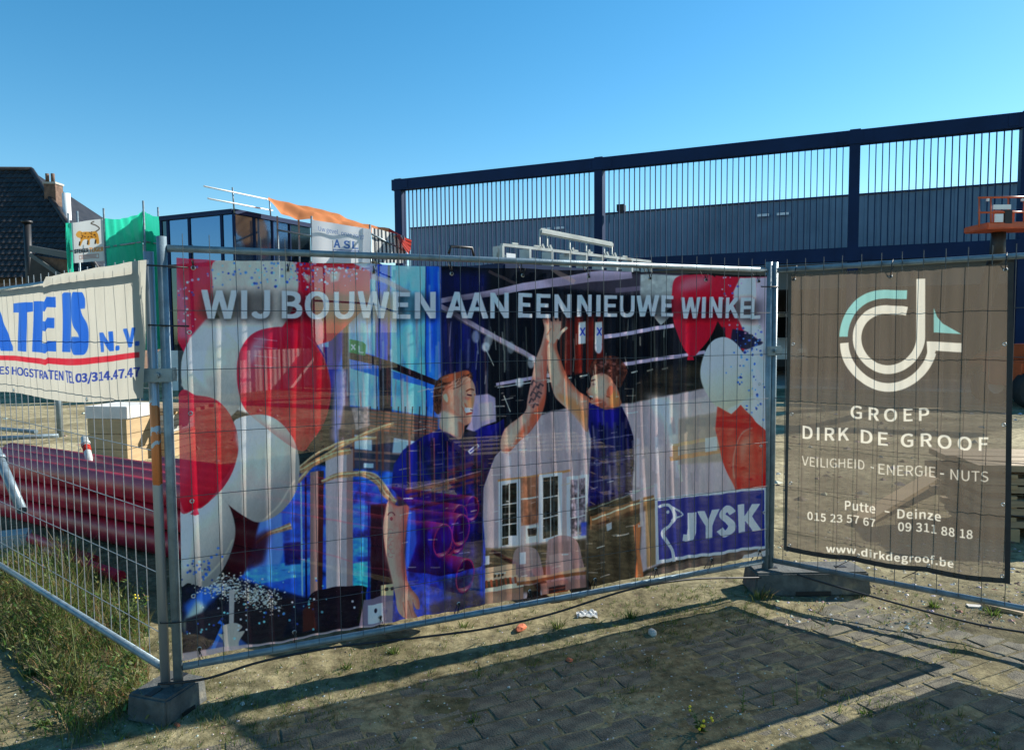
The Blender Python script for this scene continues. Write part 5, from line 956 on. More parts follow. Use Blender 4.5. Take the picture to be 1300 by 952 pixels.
# ------------------------------------------------------------ crates behind the left fence
def crate(px, py, Y, wd, dp, hh, rz, m, lid, label, name='packing_crate'):
    p_ = atY(px, py, Y); t = thing(name, label, 'crate', (p_.x, Y, 0), rz)
    n = max(3, int(hh / .16)); bh = hh / n
    for s in (-1, 1):
        for j in range(n):
            BX('side_board', (0, s * dp / 2, bh * (j + .5)), (wd, .02, bh - .008), M[m], t); BX('end_board', (s * (wd / 2 - .01), 0, bh * (j + .5)), (.02, dp - .022, bh - .008), M[m], t)
        for sx in (-1, 1): BX('corner_post', (sx * (wd / 2 - .05), s * (dp / 2 - .05), hh / 2), (.07, .07, hh - .02), M['wood'], t)
    BX('lid', (0, 0, hh + lid / 2 + .002), (wd + .05, dp + .05, lid), M['card' if lid > .1 else 'ply'], t, bev=.006); return t
gY = 9.45
crate(156, 560, gY, .56, .55, .60, -.15, 'ply', .16, 'tall tan plywood crate with a white lid behind the left fence')
crate(199, 560, 10.0, .8, .6, .32, -.15, 'ply', .02, 'low tan crate standing right of the tall plywood crate'); 
p_ = atY(199, 540, 11.2); cr = crate(199, 560, 10.0, .78, .58, .24, -.1, 'steelgrey', .04, 'pale grey crate stacked on the low tan crate'); cr.location.z = .345
tb = thing('timber_stack', 'dark brown planks piled on the pale grey crate', 'timber', (cr.location.x + .1, 10.0, .63))
for i in range(4): BX('plank', (rnd.uniform(-.05, .05), -.25 + i * .16, .03 + .002 * i), (1.3, .13, .05), M['wood'], tb, Matrix.Rotation(rnd.uniform(-.06, .06), 3, 'Z'))

# ------------------------------------------------------------ timber and planks on the right
ts = gz(1330, 700); tsk = thing('plank_stack', 'stack of sawn planks on bearers at the right picture edge', 'timber', (ts.x + .9, ts.y + .2, 0), math.radians(-8))
for j in range(6):
    for i in range(4): BX('plank', (rnd.uniform(-.08, .08), i * .21, .14 + j * .085 + (0.02 if j % 2 else 0)), (2.5, .19, .05), M['wood'], tsk, Matrix.Rotation(rnd.uniform(-.03, .03), 3, 'Z'))
    if j < 5:
        for x in (-1, 0, 1): BX('bearer', (x, .3, .182 + j * .085), (.06, .8, .03), M['ply'], tsk)
for x in (-1, 0, 1): BX('bearer', (x, .3, .055), (.09, .85, .11), M['ply'], tsk)
pa, pb = gz(1096, 668), gz(1242, 572, .30)
o = B('plank', Vector((pa.x, pa.y + .05, .04)), pb, .16, .04, M['ply']); o.name = 'leaning_plank'; tag(o, 'long pale plank leaning at a slant behind the brown banner', 'plank')
tr = thing('trestle_pallets', 'low heap of stacked pallets behind the big banner centre', 'pallet', tuple(gz(690, 668)), math.radians(16))
for j in range(5):
    for i in range(5): BX('deck_board', (0, i * .22, .05 + j * .14 + .05), (1.3, .12, .022), M['wood'], tr)
    for x in (-.55, 0, .55): BX('runner', (x, .44, .045 + j * .14), (.09, 1.0, .08), M['wood'], tr)
wb = thing('wheelbarrow', 'red wheelbarrow tray showing under the big banner', 'wheelbarrow', tuple(gz(722, 768)), math.radians(20))
BX('tray', (-.05, .2, .10), (.22, .26, .06), M['tarpred'] if 0 else M['orange'], wb, Matrix.Rotation(.2, 3, 'X'), .02); wl = T('wheel', [(.12, .06, .07), (.12, .12, .07)], .065, M['tyre'], wb, 18); T('handle', [(-.1, .3, .1), (-.3, .6, .2)], .014, M['black'], wb, 8)
wb.children[0].data.materials[0] = mat('red_paint', (.30, .008, .012), .4, 0, .1, 5)

# ------------------------------------------------------------ the three mesh fence panels
M['dwire'] = mat('dull_grey_wire', (.07, .085, .09), .6, .2, .2, 20)  # the galvanised wire again, its colour darkened to look backlit
def cyl_mesh(name, L, r, n, m):
    bm = bmesh.new(); tube(bm, [(0, 0, 0), (0, 0, L)], r, n); me_ = bpy.data.meshes.new(name); bm.to_mesh(me_); bm.free(); me_.materials.append(m); return me_
VW = cyl_mesh('upright_wire', 1.93, .0021, 6, M['wire']); HW = cyl_mesh('cross_wire', 3.42, .0021, 6, M['wire'])
g = NT('galvanised_post_with_rust'); p = g.n('BsdfPrincipled', Roughness=.4, Metallic=.5); tc = g.n('TexCoord'); sp = g.n('SeparateXYZ'); g.l(tc.outputs['Object'], sp.inputs[0])
nz = g.n('TexNoise', Scale=18.0, Detail=5.0); g.l(tc.outputs['Object'], nz.inputs['Vector']); ad = g.n('Math', _operation='MULTIPLY_ADD'); g.l(nz.outputs[0], ad.inputs[0]); ad.inputs[1].default_value = .12; g.l(sp.outputs[2], ad.inputs[2])
r = g.n('ValToRGB'); r.color_ramp.interpolation = 'CONSTANT'; e = r.color_ramp.elements; dv = g.n('Math', _operation='DIVIDE'); dv.inputs[1].default_value = 2.2; g.l(ad.outputs[0], dv.inputs[0]); g.l(dv.outputs[0], r.inputs[0])
gc = (.34, .38, .41, 1); rc = (.50, .15, .04, 1); e[0].position = 0; e[0].color = gc; e[1].position = .50; e[1].color = rc
for pp, cc in ((.575, gc), (.585, rc), (.60, gc), (.612, rc), (.66, gc)): k = e.new(pp); k.color = cc
g.l(r.outputs[0], p.inputs['Base Color']); g.l(p.outputs[0], g.out.inputs[0]); M['rustpost'] = g.m
def panel(p0, d, label, L=3.46, zlo=.12, zhi=2.12, postm='galv', zhi2=None, zt=ZT, wo=.019, wm=None):
    t = thing('mesh_fence', label, 'fence', p0, 0, 'mesh fence panels')
    n = Vector((d.y, -d.x, 0))
    T('post', [UP * zlo, UP * zhi], .0205, M[postm], t, 16); T('post', [d * L + UP * zlo, d * L + UP * (zhi2 or zhi)], .0205, M['galv'], t, 16)
    T('top_rail', [d * .02 + UP * zt, d * (L - .02) + UP * zt], .0155, M['galv'], t, 14); T('bottom_rail', [d * .02 + UP * ZB, d * (L - .02) + UP * ZB], .0165, M['galv'], t, 14)
    x = .085
    while x < L - .05:
        o = bpy.data.objects.new('upright_wire', wm[0] if wm else VW); COL.objects.link(o); o.parent = t; o.location = d * x + UP * (ZB + .002) + n * wo; o.scale = (1, 1, (zt + .06 - ZB) / 1.93); o.rotation_euler = (rnd.gauss(0, .0012), rnd.gauss(0, .0012), 0); x += .1065
    for z in (.42, .70, .98, 1.26, 1.54, 1.80):
        o = bpy.data.objects.new('cross_wire', wm[1] if wm else HW); COL.objects.link(o); o.parent = t; o.location = d * .02 + UP * (z + (zt - ZT) * .9) + n * (wo + .0042); o.rotation_euler = d.to_track_quat('Z', 'Y').to_euler(); o.scale = (1, 1, (L - .04) / 3.42)
    return t
fm = panel(PA, DM, 'mesh fence panel in the middle carrying the big balloon banner', L=(PB - PA).length - .045, wo=.027, wm=(cyl_mesh('upright_wire', 1.93, .0016, 6, M['dwire']), cyl_mesh('cross_wire', 3.42, .0016, 6, M['dwire'])))
fr = panel(PB, DR, 'mesh fence panel on the right carrying the brown banner', L=3.46, wm=(cyl_mesh('upright_wire', 1.93, .0021, 6, M['dwire']), cyl_mesh('cross_wire', 3.42, .0021, 6, M['dwire'])))
fl_ = panel(PL, DL, 'mesh fence panel on the left above the maroon pipes and weeds', L=3.46, zlo=.12, zhi=2.055, postm='rustpost', zt=1.975)
# clamps joining the posts
def clamp(c, d, label):
    t = thing('post_clamp', label, 'clamp', c, math.atan2(d.y, d.x)); BX('plate', (0, -.028, 0), (.125, .008, .06), M['galv'], t, bev=.002); BX('plate', (0, .028, 0), (.125, .008, .06), M['galv'], t, bev=.002); T('bolt', [(0, -.05, 0), (0, .045, 0)], .007, M['galv'], t, 8); T('nut', [(0, -.048, 0), (0, -.034, 0)], .013, M['galv'], t, 6); return t
clamp(Vector(((PA.x + PL.x) / 2, (PA.y + PL.y) / 2, 1.52)), (PA - PL), 'galvanised clamp joining the two left corner posts'); clamp(PB - DM * .022 + UP * 1.56, DM, 'galvanised clamp joining the two posts between the right banners')

# feet
def foot(c, rz, L, Wd, H, label):
    t = thing('ballast_block', label, 'fence foot', c, rz, 'fence feet'); bm = bmesh.new(); bx(bm, (0, 0, H / 2), (L, Wd, H))
    for v in bm.verts:
        if v.co.z > H * .5: v.co.x *= .95; v.co.y *= .93
    bmesh.ops.bevel(bm, geom=list(bm.edges), offset=.010, segments=2, affect='EDGES'); fin('block', bm, M['blockmat'], t)
    for s in (-1, 1): BX('hole_rim', (s * L * .3, 0, H + .001), (.07, .035, .004), M['black'], t); 
    BX('grip_slot', (0, -Wd / 2 * .97, H * .12), (L * .3, .014, .028), M['black'], t); return t
# near-left foot: corner A near (-1.50,2.957)
cA = gz(212, 925); dirL = Vector((-.195, .065, 0)).normalized(); dirB = Vector((.065, .195, 0)).normalized()
foot(cA + dirL * .115 + dirB * .125 + UP * -.005, math.atan2(dirB.y, dirB.x), .25, .23, .125, 'dark grey fence foot under the left corner posts')
cb0, cb1 = gz(957, 757), gz(1106, 755); mid = (cb0 + cb1) / 2; dd = (cb1 - cb0); nn = Vector((-dd.y, dd.x, 0)).normalized()
foot(mid + nn * .11, math.atan2(dd.y, dd.x), dd.length, .24, .15, 'long dark grey fence foot under the right corner posts')

# ------------------------------------------------------------ banners
def wr(u, v, sd, a):   # cloth relief, metres
    return a * ((1.25 if a < .005 else .45) * math.sin(u * (205 if a < .005 else 120) + 2 * math.sin(v * 2.2 + u * 9)) * (.35 + .65 * math.sin(u * 5.3 + v * 1.7) ** 2) + math.sin(u * 7 + sd) * .5 + math.sin(u * 23 + v * 3 + sd * 2) * .25 + math.sin(u * 41 - v * 5 + sd) * .12 + math.sin(v * 9 + u * 5 + sd) * .25)
def banner(name, label, p0, n, off, corners, img_cv, W_, H_, nu, nv, trans, holes, amp, sd, top=None, bot=None, right=None, left=None, fold=None):
    """corners tl,tr,br,bl in photo px, hung `off` metres on the camera side of the fence plane"""
    pl = p0 + n * off; tl, tr, br, bl = [on_plane(x, y, pl, n) for x, y in corners]
    img = banner_image(name + '_print', img_cv, (bl, br, tr, tl), W_, H_)
    def fn(u, v):
        p = bl.lerp(br, u).lerp(tl.lerp(tr, u), v); hd = (tr - tl).normalized()
        if top: p = p + UP * (top(u) * v)
        if bot: p = p + UP * (bot(u) * (1 - v))
        if right: p = p + hd * (right(v) * u ** 4)
        if left: p = p + hd * (left(v) * (1 - u) ** 4)
        w_ = wr(u, v, sd, amp) + amp * .4
        if fold: w_ += fold(u, v)
        return p + n * max(w_, -.012)
    t = thing(name, label, 'banner', bl)
    o = grid_obj('cloth', lambda u, v: fn(u, v) - bl, nu, nv, cloth(name + '_cloth', (1, 1, 1), trans, holes, img), t)
    return t, fn
cvm = art_main(); cvm.a = np.clip(np.clip(cvm.a, 0, 1) ** 1.15 * np.array([1.50, 1.42, 1.34]), 0, 1) * (1 + .10 * (fbm(cvm.X * 1.1, cvm.Y * .35, 3, 44)[..., None] - .5))
tm, fm_ = banner('shop_banner', 'big printed banner of balloons and two men in blue shirts slapping raised hands', PA, NM, .006, ((224, 327.5), (968, 349), (978, 704), (232, 838)), cvm, 1700, 860, 440, 36, .5, .14, .0045, 1.2,
    top=lambda u: -.006 * abs(math.sin(u * math.pi * 8)), bot=lambda u: .008 * abs(math.sin(u * math.pi * 8)), right=lambda v: -.03 * math.sin(v * 3.1) + (.03 * v), fold=lambda u, v: .010 * math.exp(-((u - .962 - .012 * (1 - v)) / .010) ** 2) + .007 * math.exp(-((u - .02 - .02 * (1 - v)) / .015) ** 2) * v)
cvr = art_right(); cvr.a = np.clip(cvr.a * 1.14 + .03, 0, 1)
tr_b, fr_ = banner('brown_banner', 'brown banner with a round cream and mint line logo and contact lines', PB, NR, .045, ((1001, 347.5), (1287, 333), (1282.5, 741), (995, 698)), cvr, 860, 1200, 60, 70, .45, .30, .010, 4.1,
    top=lambda u: -.010 * math.sin(u * math.pi * 3) ** 2, bot=lambda u: -.012 * abs(math.sin(u * math.pi * 3)))
cvl = art_left(); cvl.a *= .90
def fold_l(u, v): return .018 * math.exp(-((u - .52) / .02) ** 2) * (v * .6 + .4)
tl_b, fl2 = banner('white_banner', 'creased off-white banner with blue lettering over a red stripe', PL, NL, .050, ((-30, 369), (186, 332), (184, 509), (-30, 500)), cvl, 900, 760, 90, 40, .6, .10, .006, 2.2,
    top=lambda u: (-.022 if u < .53 else .010) - .004 * math.sin(u * 20) ** 2, bot=lambda u: .02 * math.sin(u * 7), fold=fold_l)
tl_b['label'] = 'creased off-white banner with blue lettering over a red stripe'
# another banner further along the right fence, beyond the picture edge: only its shadow shows
p0_ = PB + DR * 1.40 + NR * .045; tt = thing('grey_banner', 'plain brown banner next along the right fence, mostly outside the picture', 'banner', p0_)
grid_obj('cloth', lambda u, v: DR * (u * 1.9) + UP * (.42 + 1.60 * v) + NR * (.012 * math.sin(u * 11)), 20, 12, cloth('grey_banner_cloth', (.09, .08, .06), .4, .18), tt)
# hems, eyelets, ties
M['eye'] = mat('eyelet_metal', (.7, .7, .68), .3, .9, .1, 30)
def torus(name, c, n, R_, r, m, par, seg=14):
    u = n.orthogonal().normalized(); v = n.cross(u); bm = bmesh.new(); rg = []
    for i in range(seg):
        a = 2 * math.pi * i / seg; d = u * math.cos(a) + v * math.sin(a); rg.append([bm.verts.new(c + d * R_ + (d * math.cos(b) + n * math.sin(b)) * r) for b in (0, 1.57, 3.14, 4.71)])
    for i in range(seg):
        for k in range(4): bm.faces.new((rg[i][k], rg[(i + 1) % seg][k], rg[(i + 1) % seg][(k + 1) % 4], rg[i][(k + 1) % 4]))
    return fin(name, bm, m, par, True)
def ties(t, fn, n, d, us, where, zr, tie=True, R_=.008):
    o_ = t.location
    for q in us:
        u, v = {'t': (q, .978), 'b': (q, .022), 'l': (.014, q), 'r': (.986, q)}[where]
        if where in 'lr' and t.name.startswith('brown'): u = {'l': .03, 'r': .97}[where]
        c = fn(u, v) + n * .003; torus('eyelet', c - o_, n, R_, .0032, M['eye'], t); 
        if not tie: continue
        if where in 'tb':
            rz_ = ZT if where == 't' else ZB; base_ = c - n * (c - PL if 0 else Vector((0, 0, 0))).dot(n); s_ = 1 if where == 't' else -1
            back_ = Vector((c.x, c.y, 0)) - n * (.048); pts = [c + n * .006, Vector((c.x, c.y, rz_)) - n * .024 + n * 0 + UP * 0, Vector((back_.x, back_.y, rz_ + s_ * .021)), Vector((back_.x, back_.y, rz_)) - n * .02, c - n * .012, c + n * .006]
            tb_ = thing('cable_tie', tie_lab(t, where, us.index(q)), 'cable tie', c, 0, 'black cable ties on the ' + t.name.replace('_', ' ')); T('strap', [p_ - c for p_ in pts], .0028, M['black'], tb_, 6); BX('head', n * .010, (.010, .008, .012), M['black'], tb_); T('tail', [n * .01, n * .03 + UP * (.035 * s_) + d * rnd.uniform(-.012, .012)], .0018, M['black'], tb_, 5)
TIE_TXT = {('shop', 't'): ['at its top left corner', 'above the pale balloon behind the headline', 'above the red balloon with confetti', 'above the bright blue window', 'above the dark gap right of the windows', 'above the white ceiling beam', 'above the middle of the word NIEUWE', 'above the rightmost hanging red balloon', 'at its top right corner'],
 ('shop', 'b'): ['at its bottom left corner', 'below the pale bottle shape', 'below the dark chairs', 'below the hanging hand', 'below the blue jeans', 'below the slatted chair back', 'below the second man', 'below the bird emblem', 'below the K of the blue logo'],
 ('brown', 't'): ['at its top left corner', 'above the cream logo', 'at its top right corner']}
def tie_lab(t, where, k): return 'black cable tie holding the %s banner %s' % ({'shop': 'big balloon', 'brown': 'brown'}[t.name.split('_')[0]], TIE_TXT[(t.name.split('_')[0], where)][k])
ties(tm, fm_, NM, DM, [i / 8.0 * .96 + .02 for i in range(9)], 't', ZT); ties(tm, fm_, NM, DM, [.02, .14, .26, .38, .50, .62, .74, .86, .97], 'b', ZB)
ties(tm, fm_, NM, DM, [.16, .40, .62, .82], 'l', 0, False); ties(tm, fm_, NM, DM, [.16, .40, .62, .82], 'r', 0, False)
ties(tr_b, fr_, NR, DR, [.03, .5, .97], 't', ZT); ties(tr_b, fr_, NR, DR, [.03, .37, .68, .97], 'b', ZB, False, .008); ties(tr_b, fr_, NR, DR, [.25, .5, .75], 'l', 0, False); ties(tr_b, fr_, NR, DR, [.25, .5, .75], 'r', 0, False); ties(tl_b, fl2, NL, DL, [.3, .75], 'b', 0, False)
def strap(label, pts, r=.0035, name='cable_tie'):
    c = Vector(pts[0]); t = thing(name, label, 'cable tie' if name == 'cable_tie' else 'cord', c); T('strap', [Vector(p_) - c for p_ in pts], r, M['black'], t, 6); return t
for v_, lab in ((.978, 'long black tie from the top left banner corner round the corner posts'), (.835, 'black tie from the banner left edge to the post, below the top one'), (.10, 'black tie from the banner left edge to the post near its foot')):
    a = fm_(.014, v_) + NM * .008; b = PA + NM * .026 + UP * (a.z + .003); c = PL + NM * .026 - DM * .01 + UP * (a.z + .006); strap(lab, [a, b, c + NM * .002, c - NM * .05])
a = fm_(.986, .96) + NM * .008; strap('black tie from the top right banner corner round the right post', [a, PB + NM * .03 + UP * a.z, PB + DM * .03 + UP * a.z])
for u_, lab in ((.37, 'thin black cord from the brown banner bottom hem to the rail, left one'), (.68, 'thin black cord from the brown banner bottom hem to the rail, right one')):
    a = fr_(u_, .022) + NR * .005; strap(lab, [a, a - DR * .13 + UP * -.10 - NR * .01], .0022, 'cord')
# dark sagging lines behind the brown banner are the mesh in its backlit tone; hems:
def hem(t, fn, n, pts, w_, m, name='hem'):
    V_ = []; F_ = []
    for (u, v, du, dv) in pts: V_ += [fn(u, v) + n * .002 - t.location, fn(u + du, v + dv) + n * .002 - t.location]
    for i in range(len(pts) - 1): F_.append((2 * i, 2 * i + 2, 2 * i + 3, 2 * i + 1))
    pyd(name, V_, F_, m, t)
M['hem2'] = mat('brown_hem', (.07, .065, .055), .7, 0, .2, 20); M['hem'] = mat('dark_brown_hem', (.035, .032, .03), .7, 0, .2, 20)
N_ = 40
hem(tr_b, fr_, NR, [(i / N_, 0, 0, .017) for i in range(N_ + 1)], 0, M['hem']); hem(tr_b, fr_, NR, [(0, i / N_, .016, 0) for i in range(N_ + 1)], 0, M['hem2']); hem(tr_b, fr_, NR, [(.978, i / N_, .022, 0) for i in range(N_ + 1)], 0, M['hem'])

# black power cable along the foot of the fences
def cable(label, pts, r):
    P_ = [Vector(p_) for p_ in pts]; fine = spl([tuple(p_) for p_ in P_], 8, False); c = Vector(fine[0]); t = thing('power_cable', label, 'cable', c); T('cable', [Vector(p_) - c for p_ in fine], r, M['black'], t, 8)
def onf(px, py, p0, n, off): return on_plane(px, py, p0 + n * off, n)
cable('black power cable hanging below the bottom rail of the big banner', [onf(x, y, PA, NM, .06) for x, y in ((200, 868), (262, 861), (330, 840), (420, 822), (540, 808), (620, 797), (700, 779), (800, 748), (880, 735), (965, 733), (1010, 729))], .006)
cable('black power cable slung along the right fence towards the picture edge', [onf(x, y, PB, NR, .06) for x, y in ((1012, 729), (1040, 738), (1100, 755), (1180, 777), (1250, 794), (1330, 806), (1420, 812))], .006)

# ------------------------------------------------------------ far fence behind the pipes
ff = thing('far_fence', 'bare grey fence post with a rail lying by it on the sand', 'fence', tuple(gz(76, 556))); a = gz(76, 556); T('post', [Vector((0, 0, 0)), UP * 1.2], .04, M['galv'], ff, 10)
for (x0_, y0_, x1_, y1_) in ((-20, 543, 46, 548), (-20, 557, 74, 553)): p0_, p1_ = gz(x0_, y0_, .12), gz(x1_, y1_, .12); T('rail', [p0_ - a, p1_ - a], .035, M['galv'], ff, 8)

# ------------------------------------------------------------ plants
def blades(name, items, label=None, cat=None, group=None, kindv=None):
    """items: (x, y, height, leanx, leany, width, rgb)"""
    V_ = []; F_ = []; C_ = []
    for (x, y, h, lx, ly, wd, c, *dz) in items:
        z = (dz[0] if dz else 0) + 0 if len(items) >= 400 else h1(x, y) - .004; z_ = h1(x, y) - .004 if len(items) < 400 else 0; a = rnd.uniform(0, 6.28); dx, dy = math.cos(a) * wd / 2, math.sin(a) * wd / 2; b = len(V_)
        V_ += [(x - dx, y - dy, z), (x + dx, y + dy, z), (x + lx * .35 - dx * .8, y + ly * .35 - dy * .8, z + h * .55), (x + lx * .35 + dx * .8, y + ly * .35 + dy * .8, z + h * .55), (x + lx, y + ly, z + h)]
        F_ += [(b, b + 1, b + 3, b + 2), (b + 2, b + 3, b + 4)]; C_ += [tuple(c) + (1,)] * 5
    o = pyd(name, V_, F_, M['leaf']); at = o.data.color_attributes.new('tint', 'FLOAT_COLOR', 'POINT'); at.data.foreach_set('color', np.array(C_, np.float32).ravel())
    if label and cat: tag(o, label, cat, group)
    if kindv: kind(o, kindv, label)
    return o
GREEN = [(.075, .125, .02), (.10, .15, .03), (.05, .085, .016), (.13, .18, .04)]; DRY = [(.24, .20, .075), (.19, .165, .055), (.30, .25, .12), (.15, .14, .04)]
def tuft(x, y, n, h, sp, cols, wd=.004):
    out = []
    for i in range(n):
        a = rnd.uniform(0, 6.28); r_ = abs(rnd.gauss(0, sp * .35)); hh = h * rnd.uniform(.4, 1.1); ln = hh * rnd.uniform(.15, .9)
        out.append((x + r_ * math.cos(a), y + r_ * math.sin(a), hh * .85, math.cos(a) * ln, math.sin(a) * ln, wd * rnd.uniform(.6, 1.3), [v * rnd.uniform(.75, 1.2) for v in rnd.choice(cols)]))
    return out
# sparse grass over the open ground: one mass
it = []
for i in range(2600):
    if i % 3 == 0:
        s_ = rnd.uniform(-.2, 3.5); o_ = rnd.gauss(.10, .22); P_ = PA + DM * s_ + NM * o_
    else:
        px, py = rnd.uniform(-40, 1340), rnd.uniform(745, 950); P_ = gz(px, py)
        if fbm(np.array([P_.x * 1.7 + 5]), np.array([P_.y * 1.7]), 3, 8)[0] < .50: continue
    it += tuft(P_.x, P_.y, rnd.randint(4, 12), rnd.uniform(.012, .042) * (1.5 if i % 3 else 1), .05, GREEN + GREEN + DRY[:2], .003)
it2 = []
for (x, y, h, lx, ly, wd, c) in it: it2.append((x, y, h, lx, ly, wd, c))
def blades_np(name, items, label):
    A = np.array([(x, y) for x, y, *_ in items]); Z = height(A[:, 0], A[:, 1]) - .004; o = blades(name, items * 1, label, kindv='stuff') if len(items) >= 400 else blades(name, items, label, kindv='stuff')
    co = np.empty(len(o.data.vertices) * 3, np.float32); o.data.vertices.foreach_get('co', co); co = co.reshape(-1, 3); co[:, 2] += np.repeat(Z, 5); o.data.vertices.foreach_set('co', co.ravel()); return o
blades_np('sparse_grass', it2, 'sparse short grass growing in the joints and sand')
# dry meadow on the left
it = []
CL = [(rnd.uniform(.1, 3.0), rnd.gauss(-.03, .22), rnd.uniform(.5, 1.3), rnd.random()) for _ in range(230)]
for i in range(14500):
    s_, o_, kh, gg = rnd.choice(CL); s_ += rnd.gauss(0, .05); base_ = PL + DL * s_ + NL * (o_ + rnd.gauss(0, .035))
    px, py = project_np(np.array(base_))
    if px > 190 or px < -80: continue
    hh = rnd.uniform(.03, .15) * kh * (1.25 if o_ < -.05 else .85) * (.65 + .8 * math.exp(-((px - 75) / 55) ** 2)); a = rnd.uniform(0, 6.28); ln = hh * rnd.uniform(.1, .9)
    it.append((base_.x, base_.y, hh, math.cos(a) * ln, math.sin(a) * ln, rnd.uniform(.002, .0055), [v * rnd.uniform(.6, 1.25) for v in rnd.choice((DRY + GREEN[:2]) if gg > .45 else (GREEN + DRY[:1]))]))
for i in range(5200):
    px, py = rnd.uniform(-40, 170), rnd.gauss(770, 24); P_ = gz(px, py)
    if P_.x > -1.78 or fbm(np.array([P_.x * 3]), np.array([P_.y * 3]), 3, 31)[0] < .44: continue
    hh = rnd.uniform(.02, .085); a = rnd.uniform(0, 6.28); ln = hh * rnd.uniform(.3, 1.2); it.append((P_.x, P_.y, hh, math.cos(a) * ln, math.sin(a) * ln, rnd.uniform(.002, .006), [v * rnd.uniform(.6, 1.25) for v in rnd.choice(DRY + DRY + GREEN)]))
for i in range(8000):          # low broad leaves
    s_, o_, kh, gg = rnd.choice(CL); P_ = PL + DL * (s_ + rnd.gauss(0, .09)) + NL * (o_ + rnd.gauss(0, .07)); px, py = project_np(np.array(P_))
    if px > 188 or px < -80: continue
    a = rnd.uniform(0, 6.28); L_ = rnd.uniform(.012, .034); it.append((P_.x, P_.y, L_ * rnd.uniform(.2, .9), math.cos(a) * L_, math.sin(a) * L_, L_ * .42, [v * rnd.uniform(.7, 1.3) for v in rnd.choice(GREEN + GREEN + DRY[:2])], rnd.random() ** 1.6 * .16 * kh))
# seed heads and small leaves carried on the taller stalks
for i in range(1500):
    q = it[rnd.randrange(9000)] if len(it) > 9000 else rnd.choice(it)
    if q[2] < .09: continue
    f_ = rnd.uniform(.55, 1.0); a = rnd.uniform(0, 6.28); it.append((q[0] + q[3] * f_ * f_, q[1] + q[4] * f_ * f_, .016, math.cos(a) * .014, math.sin(a) * .014, .006, [v * 1.2 for v in q[6]], q[2] * f_))
blades_np('dry_grass', it, 'tangled green and straw coloured weeds along the left fence')
# single weeds: stem with leaves
def weed(x, y, h, nl, cols, label, cat='plant', flower=None, group=None, name='weed', ls=.035, lean=.1, nst=1):
    t = thing(name, label, cat, (x, y, h1(x, y)), 0, group); V_ = []; F_ = []; C_ = []
    for st in range(nst):
        a0 = rnd.uniform(0, 6.28); lx, ly = math.cos(a0) * lean * h * rnd.uniform(.3, 1.6), math.sin(a0) * lean * h * rnd.uniform(.3, 1.6); hs = h * rnd.uniform(.65, 1) if st else h
        pts = [Vector((lx * t_ * t_, ly * t_ * t_, hs * t_)) for t_ in (0, .3, .6, 1)]
        T('stem', pts, [.0035, .003, .0022, .001], M_STEM, t, 5)
        for i in range(nl):
            q = (i + .6) / nl; p_ = Vector((lx * q * q, ly * q * q, hs * q)); a = i * 2.4 + rnd.uniform(-.4, .4); L_ = ls * (1.15 - q * .75) * rnd.uniform(.8, 1.2); d = Vector((math.cos(a), math.sin(a), rnd.uniform(.2, .8))).normalized(); sd_ = Vector((-math.sin(a), math.cos(a), 0)) * L_ * .17
            b = len(V_); V_ += [p_, p_ + d * L_ * .5 + sd_, p_ + d * L_ * .5 - sd_, p_ + d * L_ + Vector((0, 0, -L_ * .25))]; F_ += [(b, b + 1, b + 3, b + 2)]; c = [v * rnd.uniform(.8, 1.2) for v in rnd.choice(cols)]; C_ += [tuple(c) + (1,)] * 4
        if flower and st < 4:
            for k in range(2): o_ = Vector((lx, ly, hs)) + Vector((rnd.uniform(-.012, .012), rnd.uniform(-.012, .012), -k * .02)); bm = bmesh.new(); bmesh.ops.create_uvsphere(bm, u_segments=8, v_segments=5, radius=.006, matrix=Matrix.Translation(o_)); fin('flower', bm, flower, t)
    o = pyd('leaves', V_, F_, M['leaf'], t); at = o.data.color_attributes.new('tint', 'FLOAT_COLOR', 'POINT'); at.data.foreach_set('color', np.array(C_, np.float32).ravel()); kind(o, 'stuff'); return t
M_STEM = mat('green_stem', (.13, .16, .05), .7, 0, .2, 30); M_YEL = mat('yellow_petal', (.75, .55, .02), .6, 0, .1, 30)
def wp(px, py, h, nl, label, **k): P_ = gz(px, py); return weed(P_.x, P_.y, h, nl, k.pop('cols', GREEN), label, **k)
wp(943, 905, .13, 26, 'upright leafy weed on the lit strip, left of two single stalks', ls=.022); wp(982, 895, .10, 22, 'thin upright weed stalk between two others on the lit strip', ls=.018, cols=DRY); wp(1012, 893, .15, 20, 'tall thin weed stalk at the right of the lit strip', ls=.018)
wp(888, 930, .10, 12, 'low weed with small yellow flowers at the shadow edge', flower=M_YEL, nst=5, lean=.6, ls=.03)
wp(72, 800, .46, 40, 'tall leafy green weed standing behind the left mesh fence', ls=.06); wp(98, 870, .34, 26, 'thin upright green weed in front of the left fence', ls=.03); wp(165, 800, .22, 24, 'bushy green weed by the corner post with a yellow flower', nst=5, lean=.5, ls=.06, flower=M_YEL); wp(150, 812, .16, 20, 'leafy green weed left of the bushy one by the corner post', nst=4, lean=.6, ls=.05)
wp(36, 856, .03, 14, 'flat green rosette weed on the paving at far left', nst=4, lean=1.6, ls=.045); wp(53, 920, .035, 12, 'small rosette weed in the shadow at bottom left', nst=4, lean=1.4, ls=.035)
def tf(px, py, n, h, sp, label, cols=GREEN, wd=.005): P_ = gz(px, py); o = blades('grass_tuft', tuft(P_.x, P_.y, n, h, sp, cols, wd), label, 'grass tuft', 'grass tufts'); return o
